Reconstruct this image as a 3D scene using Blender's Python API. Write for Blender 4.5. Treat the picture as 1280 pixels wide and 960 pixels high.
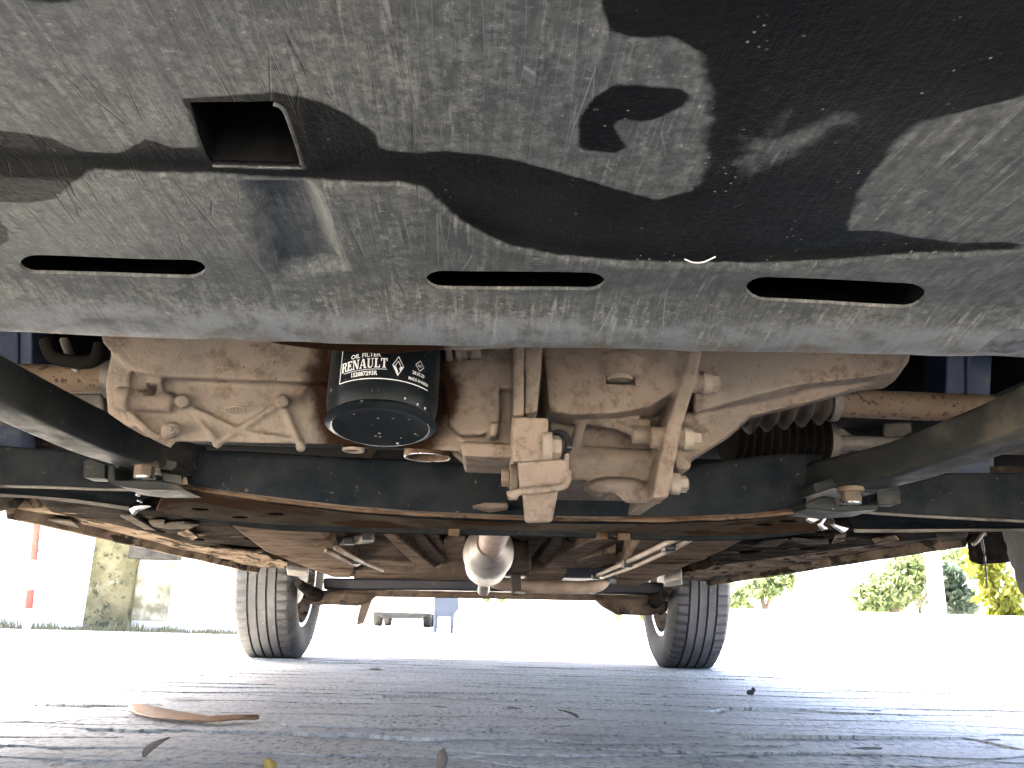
import bpy, bmesh, math, random
from mathutils import Vector, Matrix, noise, geometry

R = math.radians
V = Vector
scene = bpy.context.scene
for o in list(bpy.data.objects):
    bpy.data.objects.remove(o)
COL = scene.collection

# ------------------------------------------------------------------ camera
F, VX, VY, TILT = 1080.0, 595.0, 777.0, R(2.0)
EYE = V((-0.025, 0.0, 0.145))
dY = V(((VX - 640) / F, -(VY - 480) / F, 1.0)).normalized()
dX = V((math.cos(TILT), -math.sin(TILT), 0.0))
dX.z = -(dX.x * dY.x + dX.y * dY.y) / dY.z
dX.normalize()
dZ = dY.cross(dX)
if dZ.y < 0:
    dZ = -dZ
# rows: world axes written in camera coordinates (x right, y up, z forward)
def cam_to_world(c):
    return V((dX.dot(c), dY.dot(c), dZ.dot(c)))
cam_data = bpy.data.cameras.new('camera')
cam = bpy.data.objects.new('camera', cam_data)
COL.objects.link(cam)
cx, cy, cz = cam_to_world(V((1, 0, 0))), cam_to_world(V((0, 1, 0))), cam_to_world(V((0, 0, -1)))
cam.matrix_world = Matrix(((cx.x, cy.x, cz.x, EYE.x), (cx.y, cy.y, cz.y, EYE.y), (cx.z, cy.z, cz.z, EYE.z), (0, 0, 0, 1)))
cam_data.sensor_width = 36.0
cam_data.lens = 36.0 * F / 1280.0
cam_data.clip_start = 0.01
cam_data.clip_end = 2000
scene.camera = cam

def at(px, py, Y):
    r = cam_to_world(V(((px - 640) / F, -(py - 480) / F, 1.0)))
    return EYE + r * (Y / r.y)
def atz(px, py, Z):
    r = cam_to_world(V(((px - 640) / F, -(py - 480) / F, 1.0)))
    return EYE + r * ((Z - EYE.z) / r.z)

# ------------------------------------------------------------------ light
SUN_EL, SUN_AZ = R(58), R(-42)          # azimuth from +Y (the far end), negative to the left
sun_dir = V((math.sin(SUN_AZ) * math.cos(SUN_EL), math.cos(SUN_AZ) * math.cos(SUN_EL), math.sin(SUN_EL)))
world = bpy.data.worlds.new('World')
scene.world = world
world.use_nodes = True
wn, wl = world.node_tree.nodes, world.node_tree.links
bg = wn['Background']
sky = wn.new('ShaderNodeTexSky')
sky.sky_type = 'NISHITA'
sky.sun_disc = False
sky.sun_elevation = SUN_EL
sky.sun_rotation = SUN_AZ
sky.air_density = 0.4
sky.dust_density = 3.0
sky.ozone_density = 0.3
wl.new(sky.outputs[0], bg.inputs[0])
bg.inputs[1].default_value = 0.14
ld = bpy.data.lights.new('sun', 'SUN')
ld.energy = 5.0
ld.angle = R(0.6)
ld.color = (1.0, 0.93, 0.84)
sun = bpy.data.objects.new('sun', ld)
COL.objects.link(sun)
sun.rotation_euler = sun_dir.to_track_quat('Z', 'Y').to_euler()
sun.location = (0, 0, 30)
scene.view_settings.view_transform = 'Standard'
scene.view_settings.look = 'None'
scene.view_settings.gamma = 1.0
scene.view_settings.use_curve_mapping = False
scene.view_settings.exposure = 4.3
scene.cycles.max_bounces = 6
scene.cycles.diffuse_bounces = 5
scene.cycles.glossy_bounces = 3
scene.cycles.use_adaptive_sampling = True
scene.cycles.adaptive_threshold = 0.03
scene.cycles.caustics_reflective = False
scene.cycles.caustics_refractive = False
scene.cycles.use_denoising = True
scene.cycles.use_light_tree = False
scene.cycles.sample_clamp_indirect = 8.0

# ------------------------------------------------------------------ helpers
WLOC = {}
def O(name, data, m=None, parent=None, loc=(0, 0, 0), rot=None, smooth=False, label=None, cat=None, group=None, kind=None):
    if isinstance(data, bmesh.types.BMesh):
        bmesh.ops.recalc_face_normals(data, faces=data.faces[:])
        me = bpy.data.meshes.new(name)
        data.to_mesh(me)
        data.free()
        data = me
    o = bpy.data.objects.new(name, data)
    COL.objects.link(o)
    if data is not None:
        if m and not data.materials:
            data.materials.append(m)
        if smooth:
            for p in data.polygons:
                p.use_smooth = True
            if smooth is not True:
                data.set_sharp_from_angle(angle=R(smooth))
    loc = V(loc)
    WLOC[o.name] = loc
    if parent:
        o.parent = parent
        o.location = loc - WLOC[parent.name]
    else:
        o.location = loc
    if rot:
        o.rotation_euler = rot
    if label: o['label'] = label
    if cat: o['category'] = cat
    if group: o['group'] = group
    if kind: o['kind'] = kind
    return o
def part(name, bm, m, parent, bevel=0.0, smooth=35, seg=2, **k):
    o = O(name, bm, m, parent, smooth=smooth, **k)
    if bevel:
        b = o.modifiers.new('Bevel', 'BEVEL')
        b.width = bevel
        b.segments = seg
        b.limit_method = 'ANGLE'
        b.angle_limit = R(32)
        for p in o.data.polygons:
            p.use_smooth = True
        o.data.set_sharp_from_angle(angle=R(60))
    return o
def baked(o):
    dg = bpy.context.evaluated_depsgraph_get()
    dg.update()
    e = o.evaluated_get(dg)
    me = bpy.data.meshes.new_from_object(e)
    return me

def prism(bm, front, vec, back=None):
    """closed solid from a front outline and its copy moved by vec (or an own back outline)"""
    a = [bm.verts.new(p) for p in front]
    b = [bm.verts.new(p) for p in (back if back else [V(p) + V(vec) for p in front])]
    n = len(a)
    bm.faces.new(a)
    bm.faces.new(b[::-1])
    for i in range(n):
        bm.faces.new((a[i], b[i], b[(i + 1) % n], a[(i + 1) % n]))
def pp(bm, pix, Y, d):
    prism(bm, [at(x, y, Y) for x, y in pix], (0, d, 0))
def pl(bm, pix, Y, pix2, Y2):
    prism(bm, [at(x, y, Y) for x, y in pix], None, [at(x, y, Y2) for x, y in pix2])
def box(bm, c, s, rot=None):
    m = Matrix.Translation(V(c))
    if rot:
        m = m @ rot
    m = m @ Matrix.Diagonal((s[0], s[1], s[2], 1))
    bmesh.ops.create_cube(bm, size=1, matrix=m)
def cyl(bm, p0, p1, r0, r1=None, n=20):
    p0, p1 = V(p0), V(p1)
    r1 = r0 if r1 is None else r1
    d = p1 - p0
    m = Matrix.Translation((p0 + p1) / 2) @ d.to_track_quat('Z', 'Y').to_matrix().to_4x4()
    bmesh.ops.create_cone(bm, cap_ends=True, segments=n, radius1=r0, radius2=r1, depth=d.length, matrix=m)
def ball(bm, c, r, s=(1, 1, 1), sub=2):
    m = Matrix.Translation(V(c)) @ Matrix.Diagonal((s[0] * r, s[1] * r, s[2] * r, 1))
    bmesh.ops.create_icosphere(bm, subdivisions=sub, radius=1, matrix=m)
def spline(pts, k=6):
    """Catmull-Rom through pts"""
    pts = [V(p) for p in pts]
    out = []
    for i in range(len(pts) - 1):
        p0 = pts[max(i - 1, 0)]; p1 = pts[i]; p2 = pts[i + 1]; p3 = pts[min(i + 2, len(pts) - 1)]
        for j in range(k):
            t = j / k
            out.append(0.5 * ((2 * p1) + (p2 - p0) * t + (2 * p0 - 5 * p1 + 4 * p2 - p3) * t * t + (3 * p1 - p0 - 3 * p2 + p3) * t ** 3))
    out.append(pts[-1])
    return out
def tube(bm, pts, r, n=10, section=None, caps=True, up=V((0, 0, 1))):
    """sweep a round (or given) section along pts; r number, list, or function of 0..1"""
    pts = [V(p) for p in pts]
    rings = []
    L = len(pts)
    for i, p in enumerate(pts):
        t = (pts[min(i + 1, L - 1)] - pts[max(i - 1, 0)]).normalized()
        s = t.cross(up)
        if s.length < 1e-4:
            s = t.cross(V((0, 1, 0)))
        s.normalize()
        u = s.cross(t).normalized()
        rr = r(i / (L - 1)) if callable(r) else (r[i] if isinstance(r, (list, tuple)) else r)
        if section:
            ring = [bm.verts.new(p + s * a * rr + u * b * rr) for a, b in section]
        else:
            ring = [bm.verts.new(p + s * math.cos(2 * math.pi * k / n) * rr + u * math.sin(2 * math.pi * k / n) * rr) for k in range(n)]
        rings.append(ring)
    m = len(rings[0])
    for a, b in zip(rings, rings[1:]):
        for k in range(m):
            bm.faces.new((a[k], a[(k + 1) % m], b[(k + 1) % m], b[k]))
    if caps:
        bm.faces.new(rings[0][::-1])
        bm.faces.new(rings[-1])
def lathe(bm, prof, n=48, axis='Z', c=(0, 0, 0), closed=False, frame=None):
    """prof: list of (radius, height)"""
    c = V(c)
    rings = []
    for r, h in prof:
        ring = []
        for k in range(n):
            a = 2 * math.pi * k / n
            if axis == 'X':
                p = V((h, r * math.cos(a), r * math.sin(a)))
            elif axis == 'Y':
                p = V((r * math.cos(a), h, r * math.sin(a)))
            else:
                p = V((r * math.cos(a), r * math.sin(a), h))
            if frame:
                p = frame @ p
            ring.append(bm.verts.new(c + p))
        rings.append(ring)
    pairs = list(zip(rings, rings[1:]))
    if closed:
        pairs.append((rings[-1], rings[0]))
    for a, b in pairs:
        for k in range(n):
            bm.faces.new((a[k], a[(k + 1) % n], b[(k + 1) % n], b[k]))
    if not closed:
        bm.faces.new(rings[0][::-1])
        bm.faces.new(rings[-1])
    return rings
def cast(name, bm, voxel, m, parent, it=4, cut=None, **k):
    """fuse overlapping solids into one cast body with soft fillets"""
    bmesh.ops.recalc_face_normals(bm, faces=bm.faces[:])
    me = bpy.data.meshes.new('tmp')
    bm.to_mesh(me); bm.free()
    t = bpy.data.objects.new('tmp', me)
    COL.objects.link(t)
    r = t.modifiers.new('r', 'REMESH')
    r.mode = 'VOXEL'; r.voxel_size = voxel
    c = None
    if cut:
        bmesh.ops.recalc_face_normals(cut, faces=cut.faces[:])
        cm = bpy.data.meshes.new('cut'); cut.to_mesh(cm); cut.free()
        c = bpy.data.objects.new('cut', cm); COL.objects.link(c)
    s = t.modifiers.new('s', 'SMOOTH')
    s.factor = 0.5; s.iterations = it
    if c:
        b = t.modifiers.new('b', 'BOOLEAN'); b.operation = 'DIFFERENCE'; b.object = c; b.solver = 'FAST' if hasattr(b, 'solver') and 'FAST' in b.bl_rna.properties['solver'].enum_items else b.solver
    out = baked(t)
    bpy.data.objects.remove(t)
    if c: bpy.data.objects.remove(c)
    out.materials.clear()
    return O(name, out, m, parent, smooth=True, **k)
def bolt(parent, p, d, r=0.006, h=0.006, m=None, name='bolt', washer=True):
    """hex head with washer; d points out of the surface"""
    bm = bmesh.new()
    p, d = V(p), V(d).normalized()
    if washer:
        cyl(bm, p - d * 0.004, p + d * 0.0015, r * 1.45, n=18)
    cyl(bm, p, p + d * h, r * 1.15, n=6)
    cyl(bm, p + d * h, p + d * (h + 0.0012), r * 0.9, r * 0.75, n=12)
    return part(name, bm, m, parent, smooth=30)

# ------------------------------------------------------------------ materials
class N:
    def __init__(self, name):
        self.m = bpy.data.materials.new(name)
        self.m.use_nodes = True
        self.t = self.m.node_tree
        self.b = self.t.nodes['Principled BSDF']
        self.tc = self.t.nodes.new('ShaderNodeTexCoord')
    def new(self, kind, **k):
        n = self.t.nodes.new(kind)
        for a, v in k.items():
            if a.startswith('i_'):
                n.inputs[a[2:].replace('_', ' ')].default_value = v
            else:
                setattr(n, a, v)
        return n
    def link(self, a, b):
        self.t.links.new(a, b)
    def co(self, scale=(1, 1, 1), rot=(0, 0, 0), src='Object'):
        mp = self.new('ShaderNodeMapping')
        mp.inputs['Scale'].default_value = scale
        mp.inputs['Rotation'].default_value = rot
        self.link(self.tc.outputs[src], mp.inputs['Vector'])
        return mp.outputs[0]
    def noise(self, scale, detail=6, rough=0.6, co=None, dist=0.0):
        n = self.new('ShaderNodeTexNoise')
        n.inputs['Scale'].default_value = scale
        n.inputs['Detail'].default_value = detail
        n.inputs['Roughness'].default_value = rough
        n.inputs['Distortion'].default_value = dist
        self.link(co or self.tc.outputs['Object'], n.inputs['Vector'])
        return n.outputs[0]
    def voro(self, scale, co=None, feature='F1', out='Distance', rnd=1.0):
        n = self.new('ShaderNodeTexVoronoi')
        n.feature = feature
        n.inputs['Scale'].default_value = scale
        n.inputs['Randomness'].default_value = rnd
        self.link(co or self.tc.outputs['Object'], n.inputs['Vector'])
        return n.outputs[out]
    def ramp(self, fac, lo, hi, a=0.0, b=1.0):
        n = self.new('ShaderNodeMapRange')
        n.interpolation_type = 'SMOOTHSTEP'
        n.inputs['From Min'].default_value = lo
        n.inputs['From Max'].default_value = hi
        n.inputs['To Min'].default_value = a
        n.inputs['To Max'].default_value = b
        self.link(fac, n.inputs['Value'])
        return n.outputs[0]
    def math(self, op, a, b=None, c=None):
        n = self.new('ShaderNodeMath', operation=op)
        for i, v in enumerate((a, b, c)):
            if v is None: continue
            if isinstance(v, (int, float)): n.inputs[i].default_value = v
            else: self.link(v, n.inputs[i])
        return n.outputs[0]
    def mix(self, fac, a, b):
        n = self.new('ShaderNodeMix', data_type='RGBA')
        for s, v in ((n.inputs[0], fac), (n.inputs[6], a), (n.inputs[7], b)):
            if isinstance(v, (int, float)): s.default_value = v
            elif isinstance(v, tuple): s.default_value = (*v[:3], 1)
            else: self.link(v, s)
        return n.outputs[2]
    def color(self, c): self.set('Base Color', c)
    def set(self, sock, v):
        s = self.b.inputs[sock]
        if isinstance(v, (int, float)): s.default_value = v
        elif isinstance(v, tuple): s.default_value = (*v[:3], 1)
        else: self.link(v, s)
    def bump(self, h, strength=0.3, dist=0.002, prev=None):
        n = self.new('ShaderNodeBump')
        n.inputs['Strength'].default_value = strength
        n.inputs['Distance'].default_value = dist
        self.link(h, n.inputs['Height'])
        if prev: self.link(prev, n.inputs['Normal'])
        self.link(n.outputs[0], self.b.inputs['Normal'])
        return n.outputs[0]
    def attr(self, name):
        n = self.new('ShaderNodeAttribute')
        n.attribute_name = name
        return n.outputs['Fac']

def simple(name, c1, c2, scale=20, rough=0.6, metal=0.0, bs=200, bstr=0.2, spots=None, bd=0.001):
    n = N(name)
    f = n.ramp(n.noise(scale, 8, 0.65), 0.3, 0.7)
    c = n.mix(f, c1, c2)
    for s, lo, hi, sc in (spots or []):
        c = n.mix(n.ramp(n.noise(s, 5, 0.6), lo, hi), c, sc)
    n.color(c)
    n.set('Roughness', n.ramp(n.noise(scale * 2, 4), 0.3, 0.7, max(rough - 0.12, 0.05), min(rough + 0.12, 1)))
    n.set('Metallic', metal)
    if bstr:
        n.bump(n.noise(bs, 4, 0.7), bstr, bd)
    return n.m

M = {}
def make_materials():
    # dusty cast aluminium
    n = N('dusty_cast')
    c = n.mix(n.ramp(n.noise(14, 8, 0.6), 0.3, 0.7), (0.142, 0.108, 0.083), (0.198, 0.154, 0.121))
    c = n.mix(n.ramp(n.noise(90, 5, 0.75), 0.46, 0.68), c, (0.088, 0.066, 0.047))
    c = n.mix(n.ramp(n.noise(4.0, 5, 0.6), 0.50, 0.64), c, (0.135, 0.118, 0.098))
    sp = n.ramp(n.voro(110), 0.10, 0.05)
    sp = n.math('MULTIPLY', sp, n.ramp(n.noise(25, 2), 0.50, 0.58))
    c = n.mix(sp, c, (0.06, 0.04, 0.03))
    # oil soaked round the filter seat: a real stain with its own ragged outline
    ox, oy, oz = at(484, 490, 0.52)
    mp = n.new('ShaderNodeMapping')
    mp.inputs['Location'].default_value = (-ox / 0.0455, 0, -oz / 0.062)
    mp.inputs['Scale'].default_value = (1 / 0.0455, 0, 1 / 0.062)
    n.link(n.tc.outputs['Object'], mp.inputs['Vector'])
    ln = n.new('ShaderNodeVectorMath', operation='LENGTH')
    n.link(mp.outputs[0], ln.inputs[0])
    dd = n.math('ADD', ln.outputs['Value'], n.math('MULTIPLY', n.math('SUBTRACT', n.noise(28, 5, 0.6), 0.5), 0.9))
    oil = n.ramp(dd, 1.14, 0.86)
    c = n.mix(oil, c, (0.018, 0.009, 0.005))
    n.color(c)
    n.set('Roughness', n.math('SUBTRACT', n.ramp(n.noise(40, 3), 0.3, 0.7, 0.70, 0.92), n.math('MULTIPLY', oil, 0.15)))
    n.set('Specular IOR Level', n.math('SUBTRACT', 0.12, n.math('MULTIPLY', oil, 0.1)))
    n.bump(n.noise(330, 5, 0.75), 0.5, 0.0016, n.bump(n.noise(60, 5, 0.6), 0.35, 0.003))
    M['cast'] = n.m

    # plastic splash shield with dried dirt and wet patches
    n = N('tray_plastic')
    streak = n.noise(60, 3, 0.65, n.co((6, 0.55, 1), (0, 0, R(-28))))
    streak2 = n.noise(90, 3, 0.6, n.co((5, 0.35, 1), (0, 0, R(38))))
    cloud = n.noise(9, 6, 0.66)
    grit = n.noise(420, 4, 0.75)
    big = n.noise(3.2, 5, 0.7)
    c = n.mix(n.ramp(cloud, 0.30, 0.70), (0.048, 0.050, 0.046), (0.135, 0.131, 0.109))
    c = n.mix(n.ramp(big, 0.42, 0.62, 0.5, 0.0), c, (0.088, 0.097, 0.102))
    c = n.mix(n.ramp(streak, 0.36, 0.58, 0.5, 0.0), c, (0.026, 0.027, 0.028))
    c = n.mix(n.ramp(n.noise(150, 3, 0.7), 0.40, 0.54, 0.55, 0.0), c, (0.028, 0.03, 0.031))
    c = n.mix(n.math('MULTIPLY', n.ramp(streak2, 0.54, 0.72, 0.0, 0.6), n.ramp(big, 0.40, 0.55)), c, (0.22, 0.213, 0.185))
    c = n.mix(n.ramp(grit, 0.36, 0.56, 0.75, 0.0), c, (0.024, 0.025, 0.025))
    c = n.mix(n.ramp(grit, 0.61, 0.70, 0.0, 0.6), c, (0.26, 0.25, 0.225))
    # fine scratches
    sc1 = n.voro(26, n.co((10, 0.45, 1), (0, 0, R(-33))), 'DISTANCE_TO_EDGE')
    s1 = n.math('MULTIPLY', n.ramp(sc1, 0.020, 0.0), n.ramp(cloud, 0.48, 0.6))
    c = n.mix(n.math('MULTIPLY', s1, 0.75), c, (0.02, 0.02, 0.022))
    sc2 = n.voro(15, n.co((14, 0.6, 1), (0, 0, R(-70))), 'DISTANCE_TO_EDGE')
    s2 = n.math('MULTIPLY', n.ramp(sc2, 0.012, 0.0), n.ramp(cloud, 0.52, 0.42))
    c = n.mix(n.math('MULTIPLY', s2, 0.45), c, (0.24, 0.235, 0.215))
    # wetness: signed distance kept on the mesh, edge roughened
    wet = n.attr('wet')
    soft = n.math('ADD', wet, n.math('MULTIPLY', n.math('SUBTRACT', n.noise(130, 3, 0.6), 0.5), 0.0022))
    w = n.ramp(soft, -0.0006, 0.0007)
    wc = n.mix(n.ramp(cloud, 0.35, 0.75), (0.003, 0.0032, 0.0035), (0.012, 0.012, 0.011))
    spk = n.math('MULTIPLY', n.ramp(n.voro(330), 0.18, 0.07), n.ramp(n.noise(60, 1), 0.56, 0.65))
    wc = n.mix(spk, wc, (0.26, 0.24, 0.2))
    c = n.mix(w, c, wc)
    # caked mud along the lip
    lip = n.attr('lip')
    mud = n.math('MULTIPLY', n.ramp(n.math('ADD', lip, n.math('MULTIPLY', n.math('SUBTRACT', n.noise(55, 3, 0.6), 0.5), 1.1)), 0.93, 1.1), n.ramp(n.noise(18, 2), 0.42, 0.55))
    c = n.mix(mud, c, (0.065, 0.052, 0.04))
    pale = n.math('MULTIPLY', n.ramp(n.math('ADD', lip, n.math('MULTIPLY', n.math('SUBTRACT', grit, 0.5), 0.5)), 0.1, 0.5), n.ramp(n.noise(70, 3, 0.7), 0.32, 0.62, 0.1, 0.75))
    c = n.mix(n.math('MULTIPLY', pale, n.math('SUBTRACT', 1.0, mud)), c, (0.120, 0.126, 0.135))  # bluish sky-lit brightness of the lip painted into its colour
    n.color(c)
    rgh = n.ramp(grit, 0.3, 0.7, 0.42, 0.62)
    n.set('Roughness', n.math('SUBTRACT', rgh, n.math('MULTIPLY', w, 0.1)))
    n.set('Specular IOR Level', n.math('SUBTRACT', 0.3, n.math('MULTIPLY', w, 0.24)))
    n.bump(n.math('SUBTRACT', n.math('ADD', grit, n.math('MULTIPLY', streak, 0.8)), s1), 0.35, 0.0010)
    M['tray'] = n.m

    M['black'] = simple('black_plastic', (0.008, 0.008, 0.009), (0.02, 0.02, 0.021), 30, 0.5)
    M['shade_black'] = simple('matt_black', (0.002, 0.002, 0.002), (0.006, 0.006, 0.006), 60, 0.9)  # flat black painting the shade inside pocket, slot hoods and holes
    M['shade_black'].node_tree.nodes['Principled BSDF'].inputs['Specular IOR Level'].default_value = 0.0
    # black painted filter can with dried splashes
    n = N('filter_paint')
    c = n.mix(n.ramp(n.noise(40, 4), 0.3, 0.7), (0.004, 0.005, 0.006), (0.010, 0.012, 0.013))
    v = n.new('ShaderNodeTexVoronoi'); v.inputs['Scale'].default_value = 190
    n.link(n.tc.outputs['Object'], v.inputs['Vector'])
    sp = n.math('MULTIPLY', n.ramp(v.outputs['Distance'], 0.19, 0.11), n.ramp(v.outputs['Color'], 0.56, 0.60))
    oz = n.new('ShaderNodeSeparateXYZ'); n.link(n.tc.outputs['Object'], oz.inputs[0])
    sp = n.math('MULTIPLY', sp, n.ramp(n.math('ADD', oz.outputs[2], n.math('MULTIPLY', n.noise(60, 2), 0.02)), 0.288, 0.270))
    c = n.mix(sp, c, (0.42, 0.40, 0.36))
    v2 = n.math('MULTIPLY', n.ramp(n.voro(480), 0.2, 0.1), n.ramp(n.noise(140, 2), 0.55, 0.62))
    c = n.mix(v2, c, (0.10, 0.09, 0.075))
    n.color(c)
    n.set('Roughness', n.ramp(sp, 0, 1, 0.30, 0.8)); n.set('Specular IOR Level', 0.07)
    n.bump(n.noise(160, 3), 0.1, 0.0008)
    M['filter'] = n.m
    M['print'] = simple('white_print', (0.62, 0.62, 0.60), (0.78, 0.78, 0.76), 300, 0.5, bstr=0)
    M['navy'] = simple('subframe_paint', (0.010, 0.0125, 0.0155), (0.025, 0.0275, 0.029), 25, 0.55, bs=260, bstr=0.25,
                       spots=[(9, 0.56, 0.72, (0.028, 0.026, 0.024)), (150, 0.66, 0.72, (0.09, 0.075, 0.055))])
    M['armpaint'] = simple('arm_paint', (0.013, 0.015, 0.015), (0.030, 0.031, 0.029), 30, 0.6, bs=240, bstr=0.2,
                           spots=[(12, 0.54, 0.72, (0.075, 0.066, 0.052)), (170, 0.66, 0.72, (0.12, 0.105, 0.08))])
    M['rusty'] = simple('rusty_dust', (0.07, 0.042, 0.026), (0.14, 0.095, 0.065), 40, 0.85, bs=180, bstr=0.6,
                        spots=[(70, 0.57, 0.68, (0.05, 0.026, 0.016)), (20, 0.58, 0.7, (0.24, 0.18, 0.13))])
    M['shaft'] = simple('drive_shaft_rust', (0.12, 0.078, 0.048), (0.185, 0.13, 0.085), 40, 0.8, bs=200, bstr=0.4,
                        spots=[(150, 0.56, 0.62, (0.05, 0.026, 0.016)), (28, 0.6, 0.66, (0.09, 0.05, 0.03))])
    M['bolt'] = simple('rusty_bolt', (0.065, 0.043, 0.026), (0.13, 0.092, 0.06), 90, 0.75, bs=300, bstr=0.5)
    M['dustbolt'] = simple('dusty_bolt', (0.15, 0.12, 0.09), (0.22, 0.18, 0.138), 90, 0.75, bs=300, bstr=0.3)
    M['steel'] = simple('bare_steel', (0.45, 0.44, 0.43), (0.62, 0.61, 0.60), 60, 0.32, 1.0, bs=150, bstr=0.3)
    M['dusty_steel'] = simple('dusty_steel', (0.11, 0.098, 0.085), (0.22, 0.20, 0.175), 30, 0.55, 0.2, bs=120, bstr=0.3,
                              spots=[(18, 0.58, 0.7, (0.08, 0.07, 0.06))])
    M['floor'] = simple('underbody_mud', (0.062, 0.047, 0.037), (0.128, 0.097, 0.077), 14, 0.85, bs=60, bstr=0.5, bd=0.003,
                        spots=[(7, 0.52, 0.66, (0.033, 0.022, 0.016)), (35, 0.60, 0.72, (0.17, 0.13, 0.098))])
    M['ribdust'] = simple('dusty_rib', (0.085, 0.064, 0.05), (0.15, 0.115, 0.092), 16, 0.9, bs=80, bstr=0.4, spots=[(12, 0.56, 0.68, (0.05, 0.036, 0.028))])
    M['ribdust'].node_tree.nodes['Principled BSDF'].inputs['Specular IOR Level'].default_value = 0.0
    n = N('sill_mud')
    c = n.mix(n.ramp(n.noise(10, 7), 0.3, 0.7, ), (0.062, 0.046, 0.034), (0.135, 0.106, 0.081))
    c = n.mix(n.ramp(n.noise(16, 6, 0.65, n.co((3, 0.7, 3))), 0.50, 0.60), c, (0.02, 0.017, 0.014))
    n.color(c); n.set('Roughness', 0.95); n.set('Specular IOR Level', 0.0)
    n.bump(n.noise(40, 6, 0.7), 0.8, 0.006)
    M['sill'] = n.m
    M['tar'] = simple('underseal', (0.007, 0.0065, 0.006), (0.024, 0.021, 0.019), 18, 0.55, bs=60, bstr=0.9, bd=0.006,
                      spots=[(22, 0.6, 0.7, (0.07, 0.055, 0.043))])
    for k_, v_ in (('tar', 0.0), ('floor', 0.0), ('rusty', 0.0), ('navy', 0.0), ('armpaint', 0.12), ('dusty_steel', 0.1)): M[k_].node_tree.nodes['Principled BSDF'].inputs['Specular IOR Level'].default_value = v_
    # muffler: aluminised with soot and heat tint
    n = N('muffler_steel')
    c = n.mix(n.ramp(n.noise(16, 6), 0.3, 0.7), (0.13, 0.105, 0.09), (0.25, 0.225, 0.205))
    c = n.mix(n.ramp(n.noise(30, 5), 0.55, 0.68), c, (0.13, 0.09, 0.068))
    n.color(c); n.set('Roughness', 0.5); n.set('Metallic', 0.5)
    n.bump(n.noise(50, 4), 0.2, 0.003)
    M['muffler'] = n.m
    M['pipe'] = simple('exhaust_pipe_rust', (0.12, 0.065, 0.045), (0.20, 0.125, 0.092), 24, 0.6, 0.25, bs=90, bstr=0.3)
    M['tail'] = simple('tail_pipe_dust', (0.15, 0.11, 0.085), (0.25, 0.19, 0.15), 20, 0.65, 0.1, bs=90, bstr=0.3)
    M['beam'] = simple('axle_paint', (0.010, 0.012, 0.020), (0.026, 0.026, 0.034), 10, 0.55,
                       spots=[(6, 0.6, 0.75, (0.06, 0.045, 0.035))])
    M['tabmetal'] = simple('grimy_tab', (0.03, 0.026, 0.023), (0.075, 0.066, 0.057), 40, 0.9, bs=80, bstr=0.5)
    M['tabmetal'].node_tree.nodes['Principled BSDF'].inputs['Specular IOR Level'].default_value = 0.0
    M['blue'] = simple('blue_grey_paint', (0.075, 0.10, 0.17), (0.13, 0.16, 0.24), 25, 0.5, spots=[(30, 0.58, 0.7, (0.20, 0.20, 0.20))])
    M['rubber'] = simple('boot_rubber', (0.006, 0.0055, 0.005), (0.016, 0.014, 0.012), 30, 0.9)
    M['rubber'].node_tree.nodes['Principled BSDF'].inputs['Specular IOR Level'].default_value = 0.05
    M['boot'] = simple('dusty_boot_rubber', (0.02, 0.015, 0.012), (0.045, 0.034, 0.026), 30, 0.75)
    n = N('tyre_rubber')
    c = n.mix(n.ramp(n.noise(9, 7), 0.3, 0.7), (0.047, 0.048, 0.051), (0.085, 0.085, 0.088))
    c = n.mix(n.ramp(n.noise(60, 5), 0.58, 0.7), c, (0.10, 0.098, 0.095))
    n.color(c); n.set('Roughness', 0.85); n.set('Specular IOR Level', 0.15)
    n.bump(n.noise(220, 4), 0.4, 0.002)
    M['tyre'] = n.m
    M['groove'] = simple('tyre_groove', (0.012, 0.012, 0.012), (0.03, 0.03, 0.03), 60, 0.9)
    M['sipe'] = simple('tyre_sipe', (0.018, 0.018, 0.019), (0.03, 0.03, 0.03), 60, 0.9)
    M['rim'] = simple('rim_alloy', (0.42, 0.42, 0.43), (0.60, 0.60, 0.60), 20, 0.35, 0.9, spots=[(12, 0.55, 0.7, (0.14, 0.125, 0.11))])
    M['brake'] = simple('brake_iron', (0.02, 0.019, 0.019), (0.06, 0.05, 0.045), 20, 0.6)
    M['paint'] = simple('body_paint', (0.45, 0.45, 0.45), (0.5, 0.5, 0.5), 3, 0.3, 0.0, bstr=0)
    M['glass'] = simple('dark_glass', (0.02, 0.022, 0.024), (0.025, 0.027, 0.03), 3, 0.08, bstr=0)
    M['lens'] = simple('lamp_lens', (0.6, 0.6, 0.6), (0.7, 0.7, 0.7), 5, 0.1, bstr=0)

    # ground: pale cracked cement crust with a stamped grid of small pits
    def cement(name):
        n = N(name)
        c = n.mix(n.ramp(n.noise(3.0, 4, 0.6), 0.3, 0.7), (0.58, 0.545, 0.465), (0.71, 0.675, 0.59))
        fine = n.noise(85, 4, 0.8)
        c = n.mix(n.ramp(fine, 0.46, 0.64), c, (0.34, 0.325, 0.28))
        c = n.mix(n.ramp(n.noise(1.2, 2, 0.6), 0.55, 0.7, 0, 0.6), c, (0.36, 0.325, 0.29))
        mp = n.co((1 / 0.0130, 1 / 0.045, 1), (0, 0, R(6)))
        warp = n.new('ShaderNodeVectorMath', operation='ADD')
        nz = n.new('ShaderNodeTexNoise'); nz.inputs['Scale'].default_value = 9.0; nz.inputs['Detail'].default_value = 1.0
        n.link(n.tc.outputs['Object'], nz.inputs['Vector'])
        n.link(mp, warp.inputs[0]); n.link(nz.outputs['Color'], warp.inputs[1])
        pit = n.voro(1.0, warp.outputs[0], 'F1', 'Distance', 0.85)
        pit.node.voronoi_dimensions = '2D'
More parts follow.
